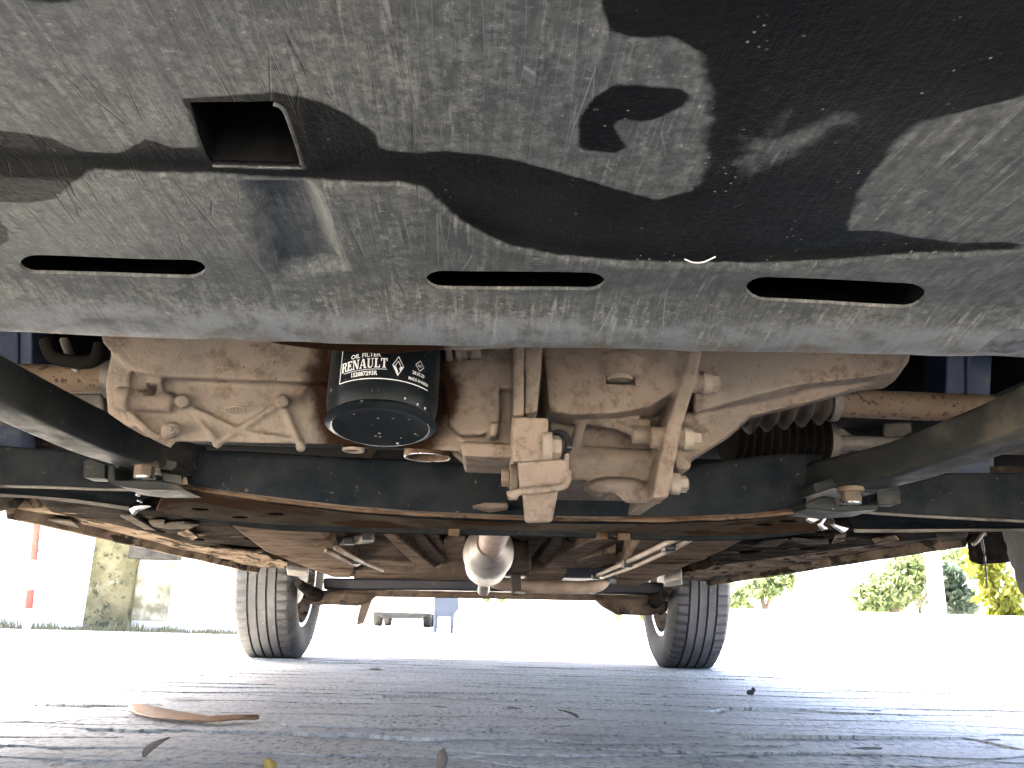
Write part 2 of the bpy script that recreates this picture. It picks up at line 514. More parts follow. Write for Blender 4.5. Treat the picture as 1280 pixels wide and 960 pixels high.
        keep = n.ramp(n.noise(5, 2), 0.42, 0.60)
        p = n.math('MULTIPLY', n.ramp(pit, 0.24, 0.12), keep)
        c = n.mix(n.math('MULTIPLY', p, 0.55), c, (0.06, 0.058, 0.055))  # shade of each pit also painted dark into the colour
        n.color(c)
        n.set('Roughness', 0.62)
        n.bump(n.math('SUBTRACT', n.math('MULTIPLY', fine, 1.3), p), 0.9, 0.004)
        return n.m
    M['cement'] = cement('cracked_cement')
    M['crack'] = simple('crack_dirt', (0.05, 0.048, 0.044), (0.11, 0.105, 0.095), 30, 0.9, bs=90, bstr=0.8, bd=0.004)
    M['flake'] = simple('cement_flake', (0.40, 0.40, 0.38), (0.55, 0.545, 0.52), 30, 0.7, bs=200, bstr=0.4)
    # mossy lime-washed wall
    n = N('stained_wall')
    c = n.mix(n.ramp(n.noise(1.5, 6), 0.3, 0.7), (0.62, 0.61, 0.57), (0.78, 0.77, 0.73))
    st = n.noise(1.6, 8, 0.65, n.co((1, 1, 0.35)))
    c = n.mix(n.ramp(st, 0.50, 0.64, 0, 0.55), c, (0.42, 0.40, 0.22))
    c = n.mix(n.ramp(n.noise(5, 6, 0.7), 0.60, 0.7, 0, 0.6), c, (0.26, 0.27, 0.10))
    n.color(c); n.set('Roughness', 0.9); n.bump(n.noise(30, 6), 0.5, 0.01)
    M['wall'] = n.m
    n = N('mossy_pillar')
    c = n.mix(n.ramp(n.noise(6, 7, 0.65), 0.35, 0.65), (0.085, 0.082, 0.038), (0.17, 0.15, 0.08))
    c = n.mix(n.ramp(n.noise(14, 6, 0.7), 0.52, 0.62), c, (0.03, 0.036, 0.017))
    c = n.mix(n.ramp(n.noise(4, 5, 0.7), 0.58, 0.66), c, (0.28, 0.26, 0.19))
    n.color(c); n.set('Roughness', 0.95); n.bump(n.noise(40, 6), 0.6, 0.01)
    M['moss'] = n.m
    M['darkstone'] = simple('dark_coping', (0.012, 0.012, 0.011), (0.07, 0.065, 0.05), 16, 0.9, bs=40, bstr=0.8, bd=0.01)
    M['red'] = simple('faded_red_paint', (0.20, 0.035, 0.02), (0.30, 0.08, 0.05), 14, 0.6)
    M['white'] = simple('white_paint', (0.70, 0.70, 0.68), (0.80, 0.80, 0.78), 10, 0.6)
    M['grey'] = simple('grey_rubber', (0.03, 0.03, 0.03), (0.055, 0.055, 0.053), 20, 0.9)
    M['grey'].node_tree.nodes['Principled BSDF'].inputs['Specular IOR Level'].default_value = 0.05
    M['bluechair'] = simple('blue_plastic', (0.036, 0.045, 0.066), (0.044, 0.054, 0.078), 8, 0.6, bstr=0)
    M['bluechair'].node_tree.nodes['Principled BSDF'].inputs['Specular IOR Level'].default_value = 0.05
    M['bark'] = simple('bark', (0.06, 0.045, 0.03), (0.14, 0.11, 0.08), 20, 0.9, bs=40, bstr=0.8, bd=0.01)
    def leaf(name, a, b):
        n = N(name)
        rn = n.new('ShaderNodeNewGeometry')
        n.color(n.mix(rn.outputs['Random Per Island'], a, b))
        n.set('Roughness', 0.5)
        tr = n.new('ShaderNodeBsdfTranslucent')
        n.link(n.mix(rn.outputs['Random Per Island'], a, b), tr.inputs['Color'])
        ms = n.new('ShaderNodeMixShader'); ms.inputs[0].default_value = 0.5
        out = n.t.nodes['Material Output']
        n.link(n.b.outputs[0], ms.inputs[1]); n.link(tr.outputs[0], ms.inputs[2]); n.link(ms.outputs[0], out.inputs[0])
        return n.m
    M['leaf'] = leaf('green_leaf', (0.08, 0.12, 0.045), (0.18, 0.21, 0.085))
    M['leaf_y'] = leaf('yellow_green_leaf', (0.12, 0.14, 0.014), (0.19, 0.19, 0.022))
    M['leaf_d'] = leaf('dark_leaf', (0.045, 0.075, 0.05), (0.09, 0.12, 0.08))
    M['grass'] = leaf('grass_blade', (0.12, 0.13, 0.06), (0.24, 0.22, 0.13))
    M['dryleaf'] = simple('dry_orange_leaf', (0.34, 0.185, 0.085), (0.48, 0.29, 0.15), 60, 0.6, bs=120, bstr=0.4)
    M['brownleaf'] = simple('dry_brown_leaf', (0.13, 0.09, 0.06), (0.26, 0.19, 0.13), 60, 0.7, bs=120, bstr=0.4)
    M['yellowleaf'] = simple('dry_yellow_leaf', (0.42, 0.25, 0.04), (0.52, 0.33, 0.07), 60, 0.6, bs=120, bstr=0.3)
    M['stone'] = simple('dark_pebble', (0.012, 0.012, 0.012), (0.03, 0.03, 0.03), 60, 0.8, bs=120, bstr=0.6)
make_materials()

# ------------------------------------------------------------------ ground
rng = random.Random(7)
def build_ground():
    bm = bmesh.new()
    xs = [-300, -60, -12, -5, -2.5, 0, 2.5, 5, 12, 60, 300]
    ys = [-300, -40, -8, -2, 0, 1, 2, 3, 4, 6, 9, 14, 30, 90, 400]
    vs = [[bm.verts.new((x, y, -0.002)) for x in xs] for y in ys]
    for a, b in zip(vs, vs[1:]):
        for i in range(len(xs) - 1):
            bm.faces.new((a[i], a[i + 1], b[i + 1], b[i]))
    g = O('ground', bm, M['cement'], kind='structure', label='pale cracked cement yard under and round the car')
    # crust broken into irregular plates, each a little tilted
    sites = []
    Y = 0.70
    k = 0
    while Y < 3.9:
        dy = 0.075 * (0.75 + 0.28 * Y)
        dx = 0.30 * (0.75 + 0.22 * Y)
        half = min(0.64 * Y + 0.45, 2.3)
        x = -half + (k % 2) * dx * 0.5
        while x < half:
            sites.append(V((x + rng.uniform(-.42, .42) * dx, Y + rng.uniform(-.40, .40) * dy, 0)))
            x += dx
        Y += dy
        k += 1
    SX = 0.30                                    # cells stretched sideways
    def jit(p):
        q = V((p[0] * 14, p[1] * 30, 0.5))
        q2 = V((p[0] * 55, p[1] * 90, 3.5))
        return (p[0], p[1] + 0.014 * noise.noise(q) + 0.008 * noise.noise(q2))
    for i, c in enumerate(sites):
        poly = [(c.x - 1, c.y - .5), (c.x + 1, c.y - .5), (c.x + 1, c.y + .5), (c.x - 1, c.y + .5)]
        for j, d in enumerate(sites):
            if i == j or abs(d.y - c.y) > 0.5 or abs(d.x - c.x) > 1.4:
                continue
            mx, my = (c.x + d.x) / 2, (c.y + d.y) / 2
            nx, ny = (d.x - c.x) * SX * SX, (d.y - c.y)
            out = []
            for a0, a1 in zip(poly, poly[1:] + poly[:1]):
                s0 = (a0[0] - mx) * nx + (a0[1] - my) * ny
                s1 = (a1[0] - mx) * nx + (a1[1] - my) * ny
                if s0 <= 0: out.append(a0)
                if s0 * s1 < 0:
                    t = s0 / (s0 - s1)
                    out.append((a0[0] + (a1[0] - a0[0]) * t, a0[1] + (a1[1] - a0[1]) * t))
            poly = out
            if len(poly) < 3: break
        if len(poly) < 3 or c.y > 3.6 or abs(c.x) > min(0.64 * c.y + 0.35, 2.2) or rng.random() < 0.04:
            continue
        pts = []
        for a0, a1 in zip(poly, poly[1:] + poly[:1]):
            n = max(1, int(math.hypot(a1[0] - a0[0], a1[1] - a0[1]) / 0.03))
            for t in range(n):
                pts.append(jit((a0[0] + (a1[0] - a0[0]) * t / n, a0[1] + (a1[1] - a0[1]) * t / n)))
        cx_ = sum(p[0] for p in pts) / len(pts); cy_ = sum(p[1] for p in pts) / len(pts)
        ext = max(abs(p[1] - cy_) for p in pts) + 1e-6
        lift = rng.choice((0.0, 0.0005, 0.0008, 0.001, 0.0015, 0.002, 0.0025, 0.0032, 0.0042))
        side = rng.uniform(-0.004, 0.004)
        bm = bmesh.new()
        top, bot = [], []
        for x, y in pts:
            x += -0.0012 if x > cx_ else 0.0012
            f = max(0.0, (cy_ - y) / ext)
            z = 0.0009 + lift * f + max(0, side * (x - cx_)) + 0.0004 * noise.noise(V((x * 20, y * 40, 9)))
            top.append(bm.verts.new((x, y + 0.0012 * (1 if y < cy_ else -1), max(z, 0.0004))))
            bot.append(bm.verts.new((x, y + 0.003 * (1 if y < cy_ else -1), -0.004)))
        mid = bm.verts.new((cx_, cy_, 0.0010))
        n = len(top)
        for t in range(n):
            bm.faces.new((top[t], top[(t + 1) % n], mid))
            bm.faces.new((bot[t], bot[(t + 1) % n], top[(t + 1) % n], top[t]))
        O('plate', bm, M['cement'], g)
    # curled flakes broken off the crust: pixel of each, size, heading
    chips = []
    for _ in range(46):
        q_ = V((rng.uniform(-1.3, 1.5), rng.uniform(0.98, 2.3), 0))
        chips.append((q_, rng.uniform(.012, .05), rng.uniform(.008, .02), rng.uniform(-40, 40), rng.uniform(8, 26)))
    for px, py, L, W, a, tip in ((1082, 936, .050, .022, -8, 24), (1238, 925, .05, .02, 10, 22), (900, 892, .03, .02, 30, 30), (722, 926, .030, .016, -40, 30),
                                 (1000, 892, .05, .02, -10, 12), (500, 912, .07, .016, 5, 14), (60, 941, .06, .012, -4, 8), (120, 944, .05, .013, -10, 10),
                                 (300, 953, .09, .012, 0, 8), (250, 920, .09, .008, -5, 8), (640, 885, .04, .015, 10, 20), (805, 868, .04, .02, -5, 18),
                                 (700, 908, .03, .012, 20, 22), (880, 955, .03, .02, -35, 26), (380, 865, .05, .02, -4, 14), (900, 940, .035, .016, 25, 20),
                                 (1140, 880, .06, .025, -12, 12), (225, 872, .08, .02, 4, 10), (470, 838, .05, .04, 4, 25), (505, 950, .04, .012, 15, 12)):
        chips.append((atz(px, py, 0.006), L, W, a, tip))
    for p, L, W, a, tip in chips:
        bm = bmesh.new()
        k = rng.randint(5, 7)
        ring = []
        for i in range(k):
            an = 2 * math.pi * (i + rng.uniform(-.3, .3)) / k
            rr = rng.uniform(.6, 1.1)
            x_, y_ = math.cos(an) * L * .5 * rr, math.sin(an) * W * .5 * rr
            ring.append(bm.verts.new((x_, y_, .0035 + max(0, y_ / W + .3) ** 2 * W * math.tan(R(tip)))))
        cv = bm.verts.new((0, 0, .0035))
        for i in range(k):
            bm.faces.new((ring[i], ring[(i + 1) % k], cv))
        r = bmesh.ops.solidify(bm, geom=bm.faces[:], thickness=0.0025)
        O('flake', bm, M['flake'], g, loc=(p.x, p.y, 0.0015), rot=(0, 0, R(a + 180)))
    return g
ground = build_ground()

# ------------------------------------------------------------------ the car
car = O('car', None, loc=(0, 1.9, 0), cat='car', label='dust-covered car seen from below, its whole underside filling the view')
AX_F, AX_R, TRACK = 0.80, 3.31, 0.745
ROT = {}

# --- splash shield ------------------------------------------------
ZT = 0.268
def P2(l, z=ZT):
    return [(p.x, p.y) for p in (atz(x, y, z) for x, y in l)]
WET = P2([(748, -10), (760, 40), (790, 50), (840, 47), (868, 66), (882, 100), (888, 150), (880, 180), (882, 215), (865, 240), (820, 253), (740, 230), (640, 203), (560, 192), (520, 194),
          (475, 190), (470, 170), (440, 150), (400, 130), (340, 118), (225, 126), (235, 150), (248, 188), (215, 188), (180, 178), (150, 195), (100, 193), (60, 174), (0, 166), (-90, 158),
          (-90, 240), (0, 245), (40, 248), (70, 242), (90, 225), (112, 210), (250, 216), (380, 221), (500, 226), (530, 233), (545, 246), (565, 264), (600, 286), (640, 302), (700, 315), (780, 322), (860, 325),
          (950, 325), (1050, 320), (1150, 312), (1210, 309), (1300, 303), (1420, 296), (1420, -10)])
DRY1 = P2([(1060, 287), (1066, 265), (1075, 240), (1100, 205), (1125, 170), (1150, 150), (1200, 138), (1280, 118), (1420, 80), (1420, 300), (1280, 303), (1240, 300), (1200, 303), (1140, 295), (1110, 288)])
DRY2 = P2([(945, 206), (952, 182), (1000, 162), (1040, 143), (1055, 147), (1020, 170), (980, 195), (958, 208)])
HOOK = P2([(722, 185), (724, 150), (740, 125), (770, 106), (800, 108), (850, 112), (862, 120), (855, 135), (820, 152), (800, 155), (780, 150), (768, 158), (775, 175), (783, 188), (770, 195), (730, 192)])
SPOT1 = P2([(-40, 255), (2, 270), (12, 282), (14, 295), (-10, 308), (-40, 310)])
SPOT2 = P2([(10, -12), (30, 3), (60, 7), (90, 5), (110, -12)])
SPOT3 = P2([(1215, 408), (1240, 396), (1262, 390), (1290, 392), (1290, 405), (1250, 410)])
def sd(poly, x, y):
    """signed distance, positive inside"""
    best, inside = 1e9, False
    j = len(poly) - 1
    for i in range(len(poly)):
        ax, ay = poly[i]; bx, by = poly[j]
        ex, ey = bx - ax, by - ay
        wx, wy = x - ax, y - ay
        t = max(0, min(1, (wx * ex + wy * ey) / (ex * ex + ey * ey + 1e-18)))
        d = (wx - ex * t) ** 2 + (wy - ey * t) ** 2
        if d < best: best = d
        if (ay > y) != (by > y) and x < (bx - ax) * (y - ay) / (by - ay) + ax:
            inside = not inside
        j = i
    best = math.sqrt(best)
    return best if inside else -best
CREASE = P2([(-300, 204), (0, 207), (112, 210), (250, 216), (500, 226), (530, 233), (545, 246), (565, 264), (600, 286), (640, 302), (700, 315), (780, 322), (860, 325), (950, 325), (1050, 320), (1150, 312), (1300, 303), (1600, 285)])
EDGE = P2([(-500, 402), (0, 417), (320, 425), (640, 435), (900, 441), (1100, 446), (1280, 450), (1700, 458)], 0.2555)
def interp(l, x):
    if x <= l[0][0]: return l[0][1]
    for a, b in zip(l, l[1:]):
        if x <= b[0]:
            return a[1] + (b[1] - a[1]) * (x - a[0]) / (b[0] - a[0])
    return l[-1][1]
PAD = P2([(312, 226), (388, 226), (430, 330), (345, 336)])
def sst(a, b, x):
    t = max(0, min(1, (x - a) / (b - a)))
    return t * t * (3 - 2 * t)
def tray_z(x, y):
    ye = interp(EDGE, x)
    z = ZT + 0.0016 * noise.noise(V((x * 7, y * 7, 2))) + 0.0005 * noise.noise(V((x * 25, y * 25, 5)))
    z -= 0.0022 * sst(-0.0036, 0.0036, y - interp(CREASE, x))
    z -= 0.0097 * sst(0.045, 0.0, ye - y)
    s = sd(PAD, x, y)
    z += 0.0055 * sst(-0.0025, 0.004, s)
    z += 0.10 * max(0.0, 0.09 - y) ** 1.2
    return z
def slot_outline(x0, y0, x1, y1, h):
    """rounded slot between two pixels, height h px"""
    pts = []
    for k in range(9):
        a = math.pi / 2 + math.pi * k / 8
        pts.append((x0 + h * 1.9 + math.cos(a) * h * 1.9, y0 - math.sin(a) * h / 1))
    for k in range(9):
        a = -math.pi / 2 + math.pi * k / 8
        pts.append((x1 - h * 1.9 + math.cos(a) * h * 1.9, y1 - math.sin(a) * h / 1))
    return pts
_a, _b, _c, _d = atz(845, 60, ZT), atz(960, 200, ZT), atz(1130, 200, ZT), atz(900, 235, ZT)
BLUR = (_a.x, _b.x, _c.x, _a.y, _d.y)
def build_tray():
    xs = [-0.62, -0.5, -0.4, -0.32]
    x = -0.28
    while x < 0.26:
        xs.append(x); x += 0.0022
    xs += [0.27, 0.32, 0.4, 0.5, 0.62]
    ts = []
    y0 = -0.05
    ts = [y0, 0.0, 0.05, 0.09]
    t = 0.11
    while t < 0.316:
        ts.append(t); t += 0.0022
    nlip = 16
    bm = bmesh.new()
    lower, upper = [], []
    for i, x in enumerate(xs):
        ye = interp(EDGE, x) + 0.0035 * noise.noise(V((x * 40, 0, 7))) * (1 if noise.noise(V((x * 14, 3, 1))) > 0.05 else 0.15)
        col = [(x, y) for y in ts if y < ye - 0.042] 
        # same count in each column
        yb = ye - 0.046
        col = []
        for y in ts:
            col.append(y0 + (y - y0) * (yb - y0) / (0.316 - y0))
        for k in range(1, nlip + 1):
            col.append(yb + (ye - yb) * k / nlip)
        lo = [bm.verts.new((x, y, tray_z(x, y))) for y in col]
        up = [bm.verts.new((x, y, tray_z(x, y) + 0.0013)) for y in col]
        lower.append(lo); upper.append(up)
    nx, ny = len(xs), len(lower[0])
    for i in range(nx - 1):
        for j in range(ny - 1):
            bm.faces.new((lower[i][j], lower[i][j + 1], lower[i + 1][j + 1], lower[i + 1][j]))
            bm.faces.new((upper[i][j], upper[i + 1][j], upper[i + 1][j + 1], upper[i][j + 1]))
        bm.faces.new((lower[i][0], lower[i + 1][0], upper[i + 1][0], upper[i][0]))
        bm.faces.new((lower[i][-1], upper[i][-1], upper[i + 1][-1], lower[i + 1][-1]))
    for j in range(ny - 1):
        bm.faces.new((lower[0][j], upper[0][j], upper[0][j + 1], lower[0][j + 1]))
        bm.faces.new((lower[-1][j], lower[-1][j + 1], upper[-1][j + 1], upper[-1][j]))
    bmesh.ops.recalc_face_normals(bm, faces=bm.faces[:])
    me = bpy.data.meshes.new('t'); bm.to_mesh(me); bm.free()
    t = bpy.data.objects.new('t', me); COL.objects.link(t)
    cb = bmesh.new()
    def cutter(pix):
        o = [atz(x, y, ZT) for x, y in pix]
        prism(cb, [V((p.x, p.y, 0.24)) for p in o], (0, 0, 0.06))
    S1 = slot_outline(26, 324, 258, 328, 11)
    S2 = slot_outline(533, 341, 756, 345, 11)
    S3 = slot_outline(932, 353, 1156, 360, 14)
    for s in (S1, S2, S3): cutter(s)
    HOLE = [(236, 131), (342, 130), (352, 135), (360, 150), (377, 203), (372, 210), (266, 207), (258, 200), (247, 170)]
    cutter(HOLE)
    bmesh.ops.recalc_face_normals(cb, faces=cb.faces[:])
    cm = bpy.data.meshes.new('c'); cb.to_mesh(cm); cb.free()
    c = bpy.data.objects.new('c', cm); COL.objects.link(c)
    b = t.modifiers.new('b', 'BOOLEAN'); b.operation = 'DIFFERENCE'; b.object = c; b.solver = 'EXACT'
    out = baked(t)
    bpy.data.objects.remove(t); bpy.data.objects.remove(c)
    wet = out.attributes.new('wet', 'FLOAT', 'POINT')
    lip = out.attributes.new('lip', 'FLOAT', 'POINT')
    for i, v in enumerate(out.vertices):
        x, y, z = v.co
        if y < 0.08:
            s = -0.01
        else:
            s = min(sd(WET, x, y), -sd(DRY1, x, y), -sd(DRY2, x, y))
            d2 = -sd(DRY2, x, y)
            if abs(s - d2) < 1e-9: s /= 5
            elif abs(s + sd(DRY1, x, y)) < 1e-9 and x < BLUR[2]: s /= 2.2
            if BLUR[0] < x < BLUR[1] and BLUR[3] < y < BLUR[4]: s /= 3.0
            s = max(s, sd(HOOK, x, y), sd(SPOT1, x, y), sd(SPOT2, x, y), sd(SPOT3, x, y))
        wet.data[i].value = s
        ye = interp(EDGE, x)
        lip.data[i].value = sst(0.036, 0.0, ye - y) if z < ZT + 0.004 else 0
    out.materials.clear()
    tr = O('splash_shield', out, M['tray'], car, smooth=40, label='scuffed grey splash shield with dark wet patches and three slots')
    # raised rim round the rectangular drain pocket, and the pocket itself
    rim = [atz(x, y, ZT - 0.001) for x, y in HOLE]
    bm = bmesh.new()
    path = spline(rim[1:7], 4)
    tube(bm, path, 0.0005, 8)
    part('pocket_rim', bm, M['tray'], tr, smooth=True)
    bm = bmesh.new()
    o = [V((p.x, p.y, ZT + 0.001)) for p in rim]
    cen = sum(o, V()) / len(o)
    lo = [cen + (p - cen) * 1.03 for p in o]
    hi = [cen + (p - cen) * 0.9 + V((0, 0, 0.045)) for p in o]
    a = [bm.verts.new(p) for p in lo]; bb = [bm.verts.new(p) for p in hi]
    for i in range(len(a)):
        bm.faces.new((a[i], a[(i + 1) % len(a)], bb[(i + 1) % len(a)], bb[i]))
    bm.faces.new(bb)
    part('pocket', bm, M['shade_black'], tr)
    for s in (S1, S2, S3):  # black hoods added above the slots so the openings read dark
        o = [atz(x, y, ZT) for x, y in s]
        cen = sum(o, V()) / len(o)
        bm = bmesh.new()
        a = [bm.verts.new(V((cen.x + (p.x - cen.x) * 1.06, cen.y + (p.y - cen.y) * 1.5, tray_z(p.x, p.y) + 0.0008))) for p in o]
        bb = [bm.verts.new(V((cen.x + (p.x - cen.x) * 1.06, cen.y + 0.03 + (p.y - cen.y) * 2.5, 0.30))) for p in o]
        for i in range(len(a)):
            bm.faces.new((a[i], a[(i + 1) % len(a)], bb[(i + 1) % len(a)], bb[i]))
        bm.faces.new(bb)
        part('slot_blackout', bm, M['shade_black'], tr)
    # a peeling white burr on the crease and a small shiny staple
    bm = bmesh.new()
    tube(bm, spline([atz(x, y, ZT - 0.004) for x, y in ((856, 324), (866, 328), (878, 328), (888, 324), (894, 321))], 4), 0.00026, 6)
    part('burr', bm, M['flake'], tr, smooth=True)
    # metal brace seen past the lip
    bm = bmesh.new()
    for (xa, ya, xb, yb, Y) in ((205, 424, 560, 441, 0.42),):
        pl(bm, [(150, 418), (202, 424), (252, 425), (330, 428), (402, 438), (480, 443), (548, 438), (640, 436), (640, 410), (150, 400)], Y,
           [(150, 408), (202, 414), (252, 415), (330, 418), (402, 426), (480, 430), (548, 428), (640, 426), (640, 400), (150, 390)], Y + 0.02)
    part('brace', bm, M['cast'], tr, bevel=0.001)
    return tr
tray = build_tray()

# --- engine: block, oil pan, filter --------------------------------
def build_engine():
    bm = bmesh.new()
    box(bm, (-0.02, 0.71, 0.56), (0.52, 0.28, 0.36))
    box(bm, (-0.02, 0.66, 0.80), (0.40, 0.24, 0.14))
    part('engine_block', bm, M['black'], car, bevel=0.01)

    bm = bmesh.new()
    # deep sump body, front face leaning
    pl(bm, [(140, 470), (136, 500), (140, 516), (168, 533), (216, 552), (430, 556), (640, 568), (645, 470)], 0.518,
       [(146, 440), (146, 490), (152, 500), (180, 515), (220, 525), (430, 540), (640, 550), (645, 440)], 0.66)
    # upper shoulder, standing forward
    pp(bm, [(122, 400), (128, 428), (150, 452), (168, 464), (200, 470), (300, 474), (420, 478), (560, 482), (648, 486), (648, 400)], 0.508, 0.13)
    pp(bm, [(138, 440), (131, 480), (134, 516), (160, 534), (172, 534), (160, 505), (163, 460)], 0.514, 0.03)
    # side boss and pipes at the left end
    cyl(bm, at(158, 499, 0.512), at(216, 504, 0.516), 0.0062)
    cyl(bm, at(146, 498, 0.508), at(164, 500, 0.508), 0.0075)
    ball(bm, at(214, 537, 0.512), 0.0052, (1.2, 1, 1))
    tube(bm, spline([at(160, 515, 0.512), at(172, 528, 0.510), (at(190, 543, 0.512)), at(216, 556, 0.52)], 5), 0.0026, 8)
    pp(bm, [(182, 470), (200, 470), (204, 492), (182, 492)], 0.512, 0.05)
    # zig-zag ribs
    for a, b in (((228, 503), (272, 554)), ((272, 554), (353, 503)), ((353, 503), (376, 559)), ((232, 507), (300, 540)), ((300, 540), (378, 552))):
        p, q = at(*a, 0.5165), at(*b, 0.5165)
        tube(bm, [p, (p + q) / 2, q], 0.0021 if a[0] != 300 else 0.0014, 8)
    for a in ((228, 502), (353, 502)):
        cyl(bm, at(*a, 0.509), at(*a, 0.53), 0.0042, n=12)
    for a in ((272, 554), (376, 559)):
        ball(bm, at(*a, 0.516), 0.0033)
    # seat of the filter
    p, q = at(487, 420, 0.535), at(484, 470, 0.535)
    cyl(bm, p, q, 0.043, n=40)
    # panel right of the filter
    pp(bm, [(553, 440), (600, 446), (618, 462), (624, 480), (625, 520), (618, 536), (600, 543), (575, 543), (560, 530)], 0.507, 0.1)
    pp(bm, [(612, 528), (624, 528), (622, 544), (612, 544)], 0.503, 0.05)
    # lower rail, bosses
    tube(bm, [at(578, 561, 0.512), at(641, 564, 0.512)], 0.0050, 10)
    pp(bm, [(576, 553), (641, 556), (641, 572), (580, 570)], 0.507, 0.06)
    cyl(bm, at(442, 545, 0.535), at(442, 562, 0.535), 0.0072)
    cyl(bm, at(534, 540, 0.545), at(534, 562, 0.545), 0.0145, n=28)
    # end flange
    pp(bm, [(642, 400), (656, 400), (655, 520), (641, 520)], 0.494, 0.13)
    cut = bmesh.new()
    pp(cut, [(165, 465), (180, 466), (179, 484), (165, 486)], 0.49, 0.05)
    pan = cast('oil_pan', bm, 0.0012, M['cast'], car, 3, cut, label='sand-dusty cast oil pan with zigzag ribs')
    # cast oval maker's mark
    bm = bmesh.new()
    c = at(294, 513, 0.5168)
    for k in range(24):
        a0, a1 = 2 * math.pi * k / 24, 2 * math.pi * (k + 1) / 24
        cyl(bm, c + V((math.cos(a0) * .0062, -0.0004, math.sin(a0) * .0026)), c + V((math.cos(a1) * .0062, -0.0004, math.sin(a1) * .0026)), 0.0005, n=5)
    for k in (-3, -1, 1, 3):
        cyl(bm, c + V((k * .0011, -.0004, -.001)), c + V((k * .0011, -.0004, .001)), 0.00045, n=5)
    part('cast_mark', bm, M['dustbolt'], pan)
    # clip on top edge
    bm = bmesh.new()
    for x in (556, 568):
        pp(bm, [(x, 432), (x + 8, 432), (x + 10, 446), (x + 4, 448), (x + 1, 446)], 0.50, 0.02)
    pp(bm, [(574, 432), (600, 433), (602, 447), (578, 447)], 0.502, 0.02)
    part('clip', bm, M['dustbolt'], pan, bevel=0.0007)
    bm = bmesh.new()
    pp(bm, [(583, 439), (591, 439), (588, 447), (585, 447)], 0.5012, 0.01)
    part('clip_slot', bm, M['rusty'], pan)
    # drain plug, oily, its lit rim added as a bright steel ring
    c = at(534, 571, 0.545)
    bm = bmesh.new()
    lathe(bm, [(0.0142, 0.010), (0.0150, 0.001), (0.0150, 0.0), (0.0134, -0.0006), (0.0122, 0.0008), (0.0120, 0.0045)], 36, c=c)
    pg = part('drain_plug', bm, M['rusty'], pan, smooth=30)
    bm = bmesh.new()
    ring = [c + V((math.cos(a) * .0143, math.sin(a) * .0143, -.0004)) for a in [2 * math.pi * k / 36 for k in range(37)]]
    tube(bm, ring, 0.00055, 6, caps=False)
    part('plug_edge', bm, M['steel'], pan, smooth=True)
    c = at(442, 563, 0.535)
    bm = bmesh.new()
    lathe(bm, [(0.0068, 0.004), (0.0070, 0.0), (0.0062, -0.0008), (0.0048, 0.0004), (0.0046, 0.003)], 24, c=c)
    part('boss_cap', bm, M['dustbolt'], pan, smooth=30)
    bolt(pan, at(214, 537, 0.5085), (0, -1, 0), 0.002, 0.0015, M['cast'])
    return pan
pan = build_engine()

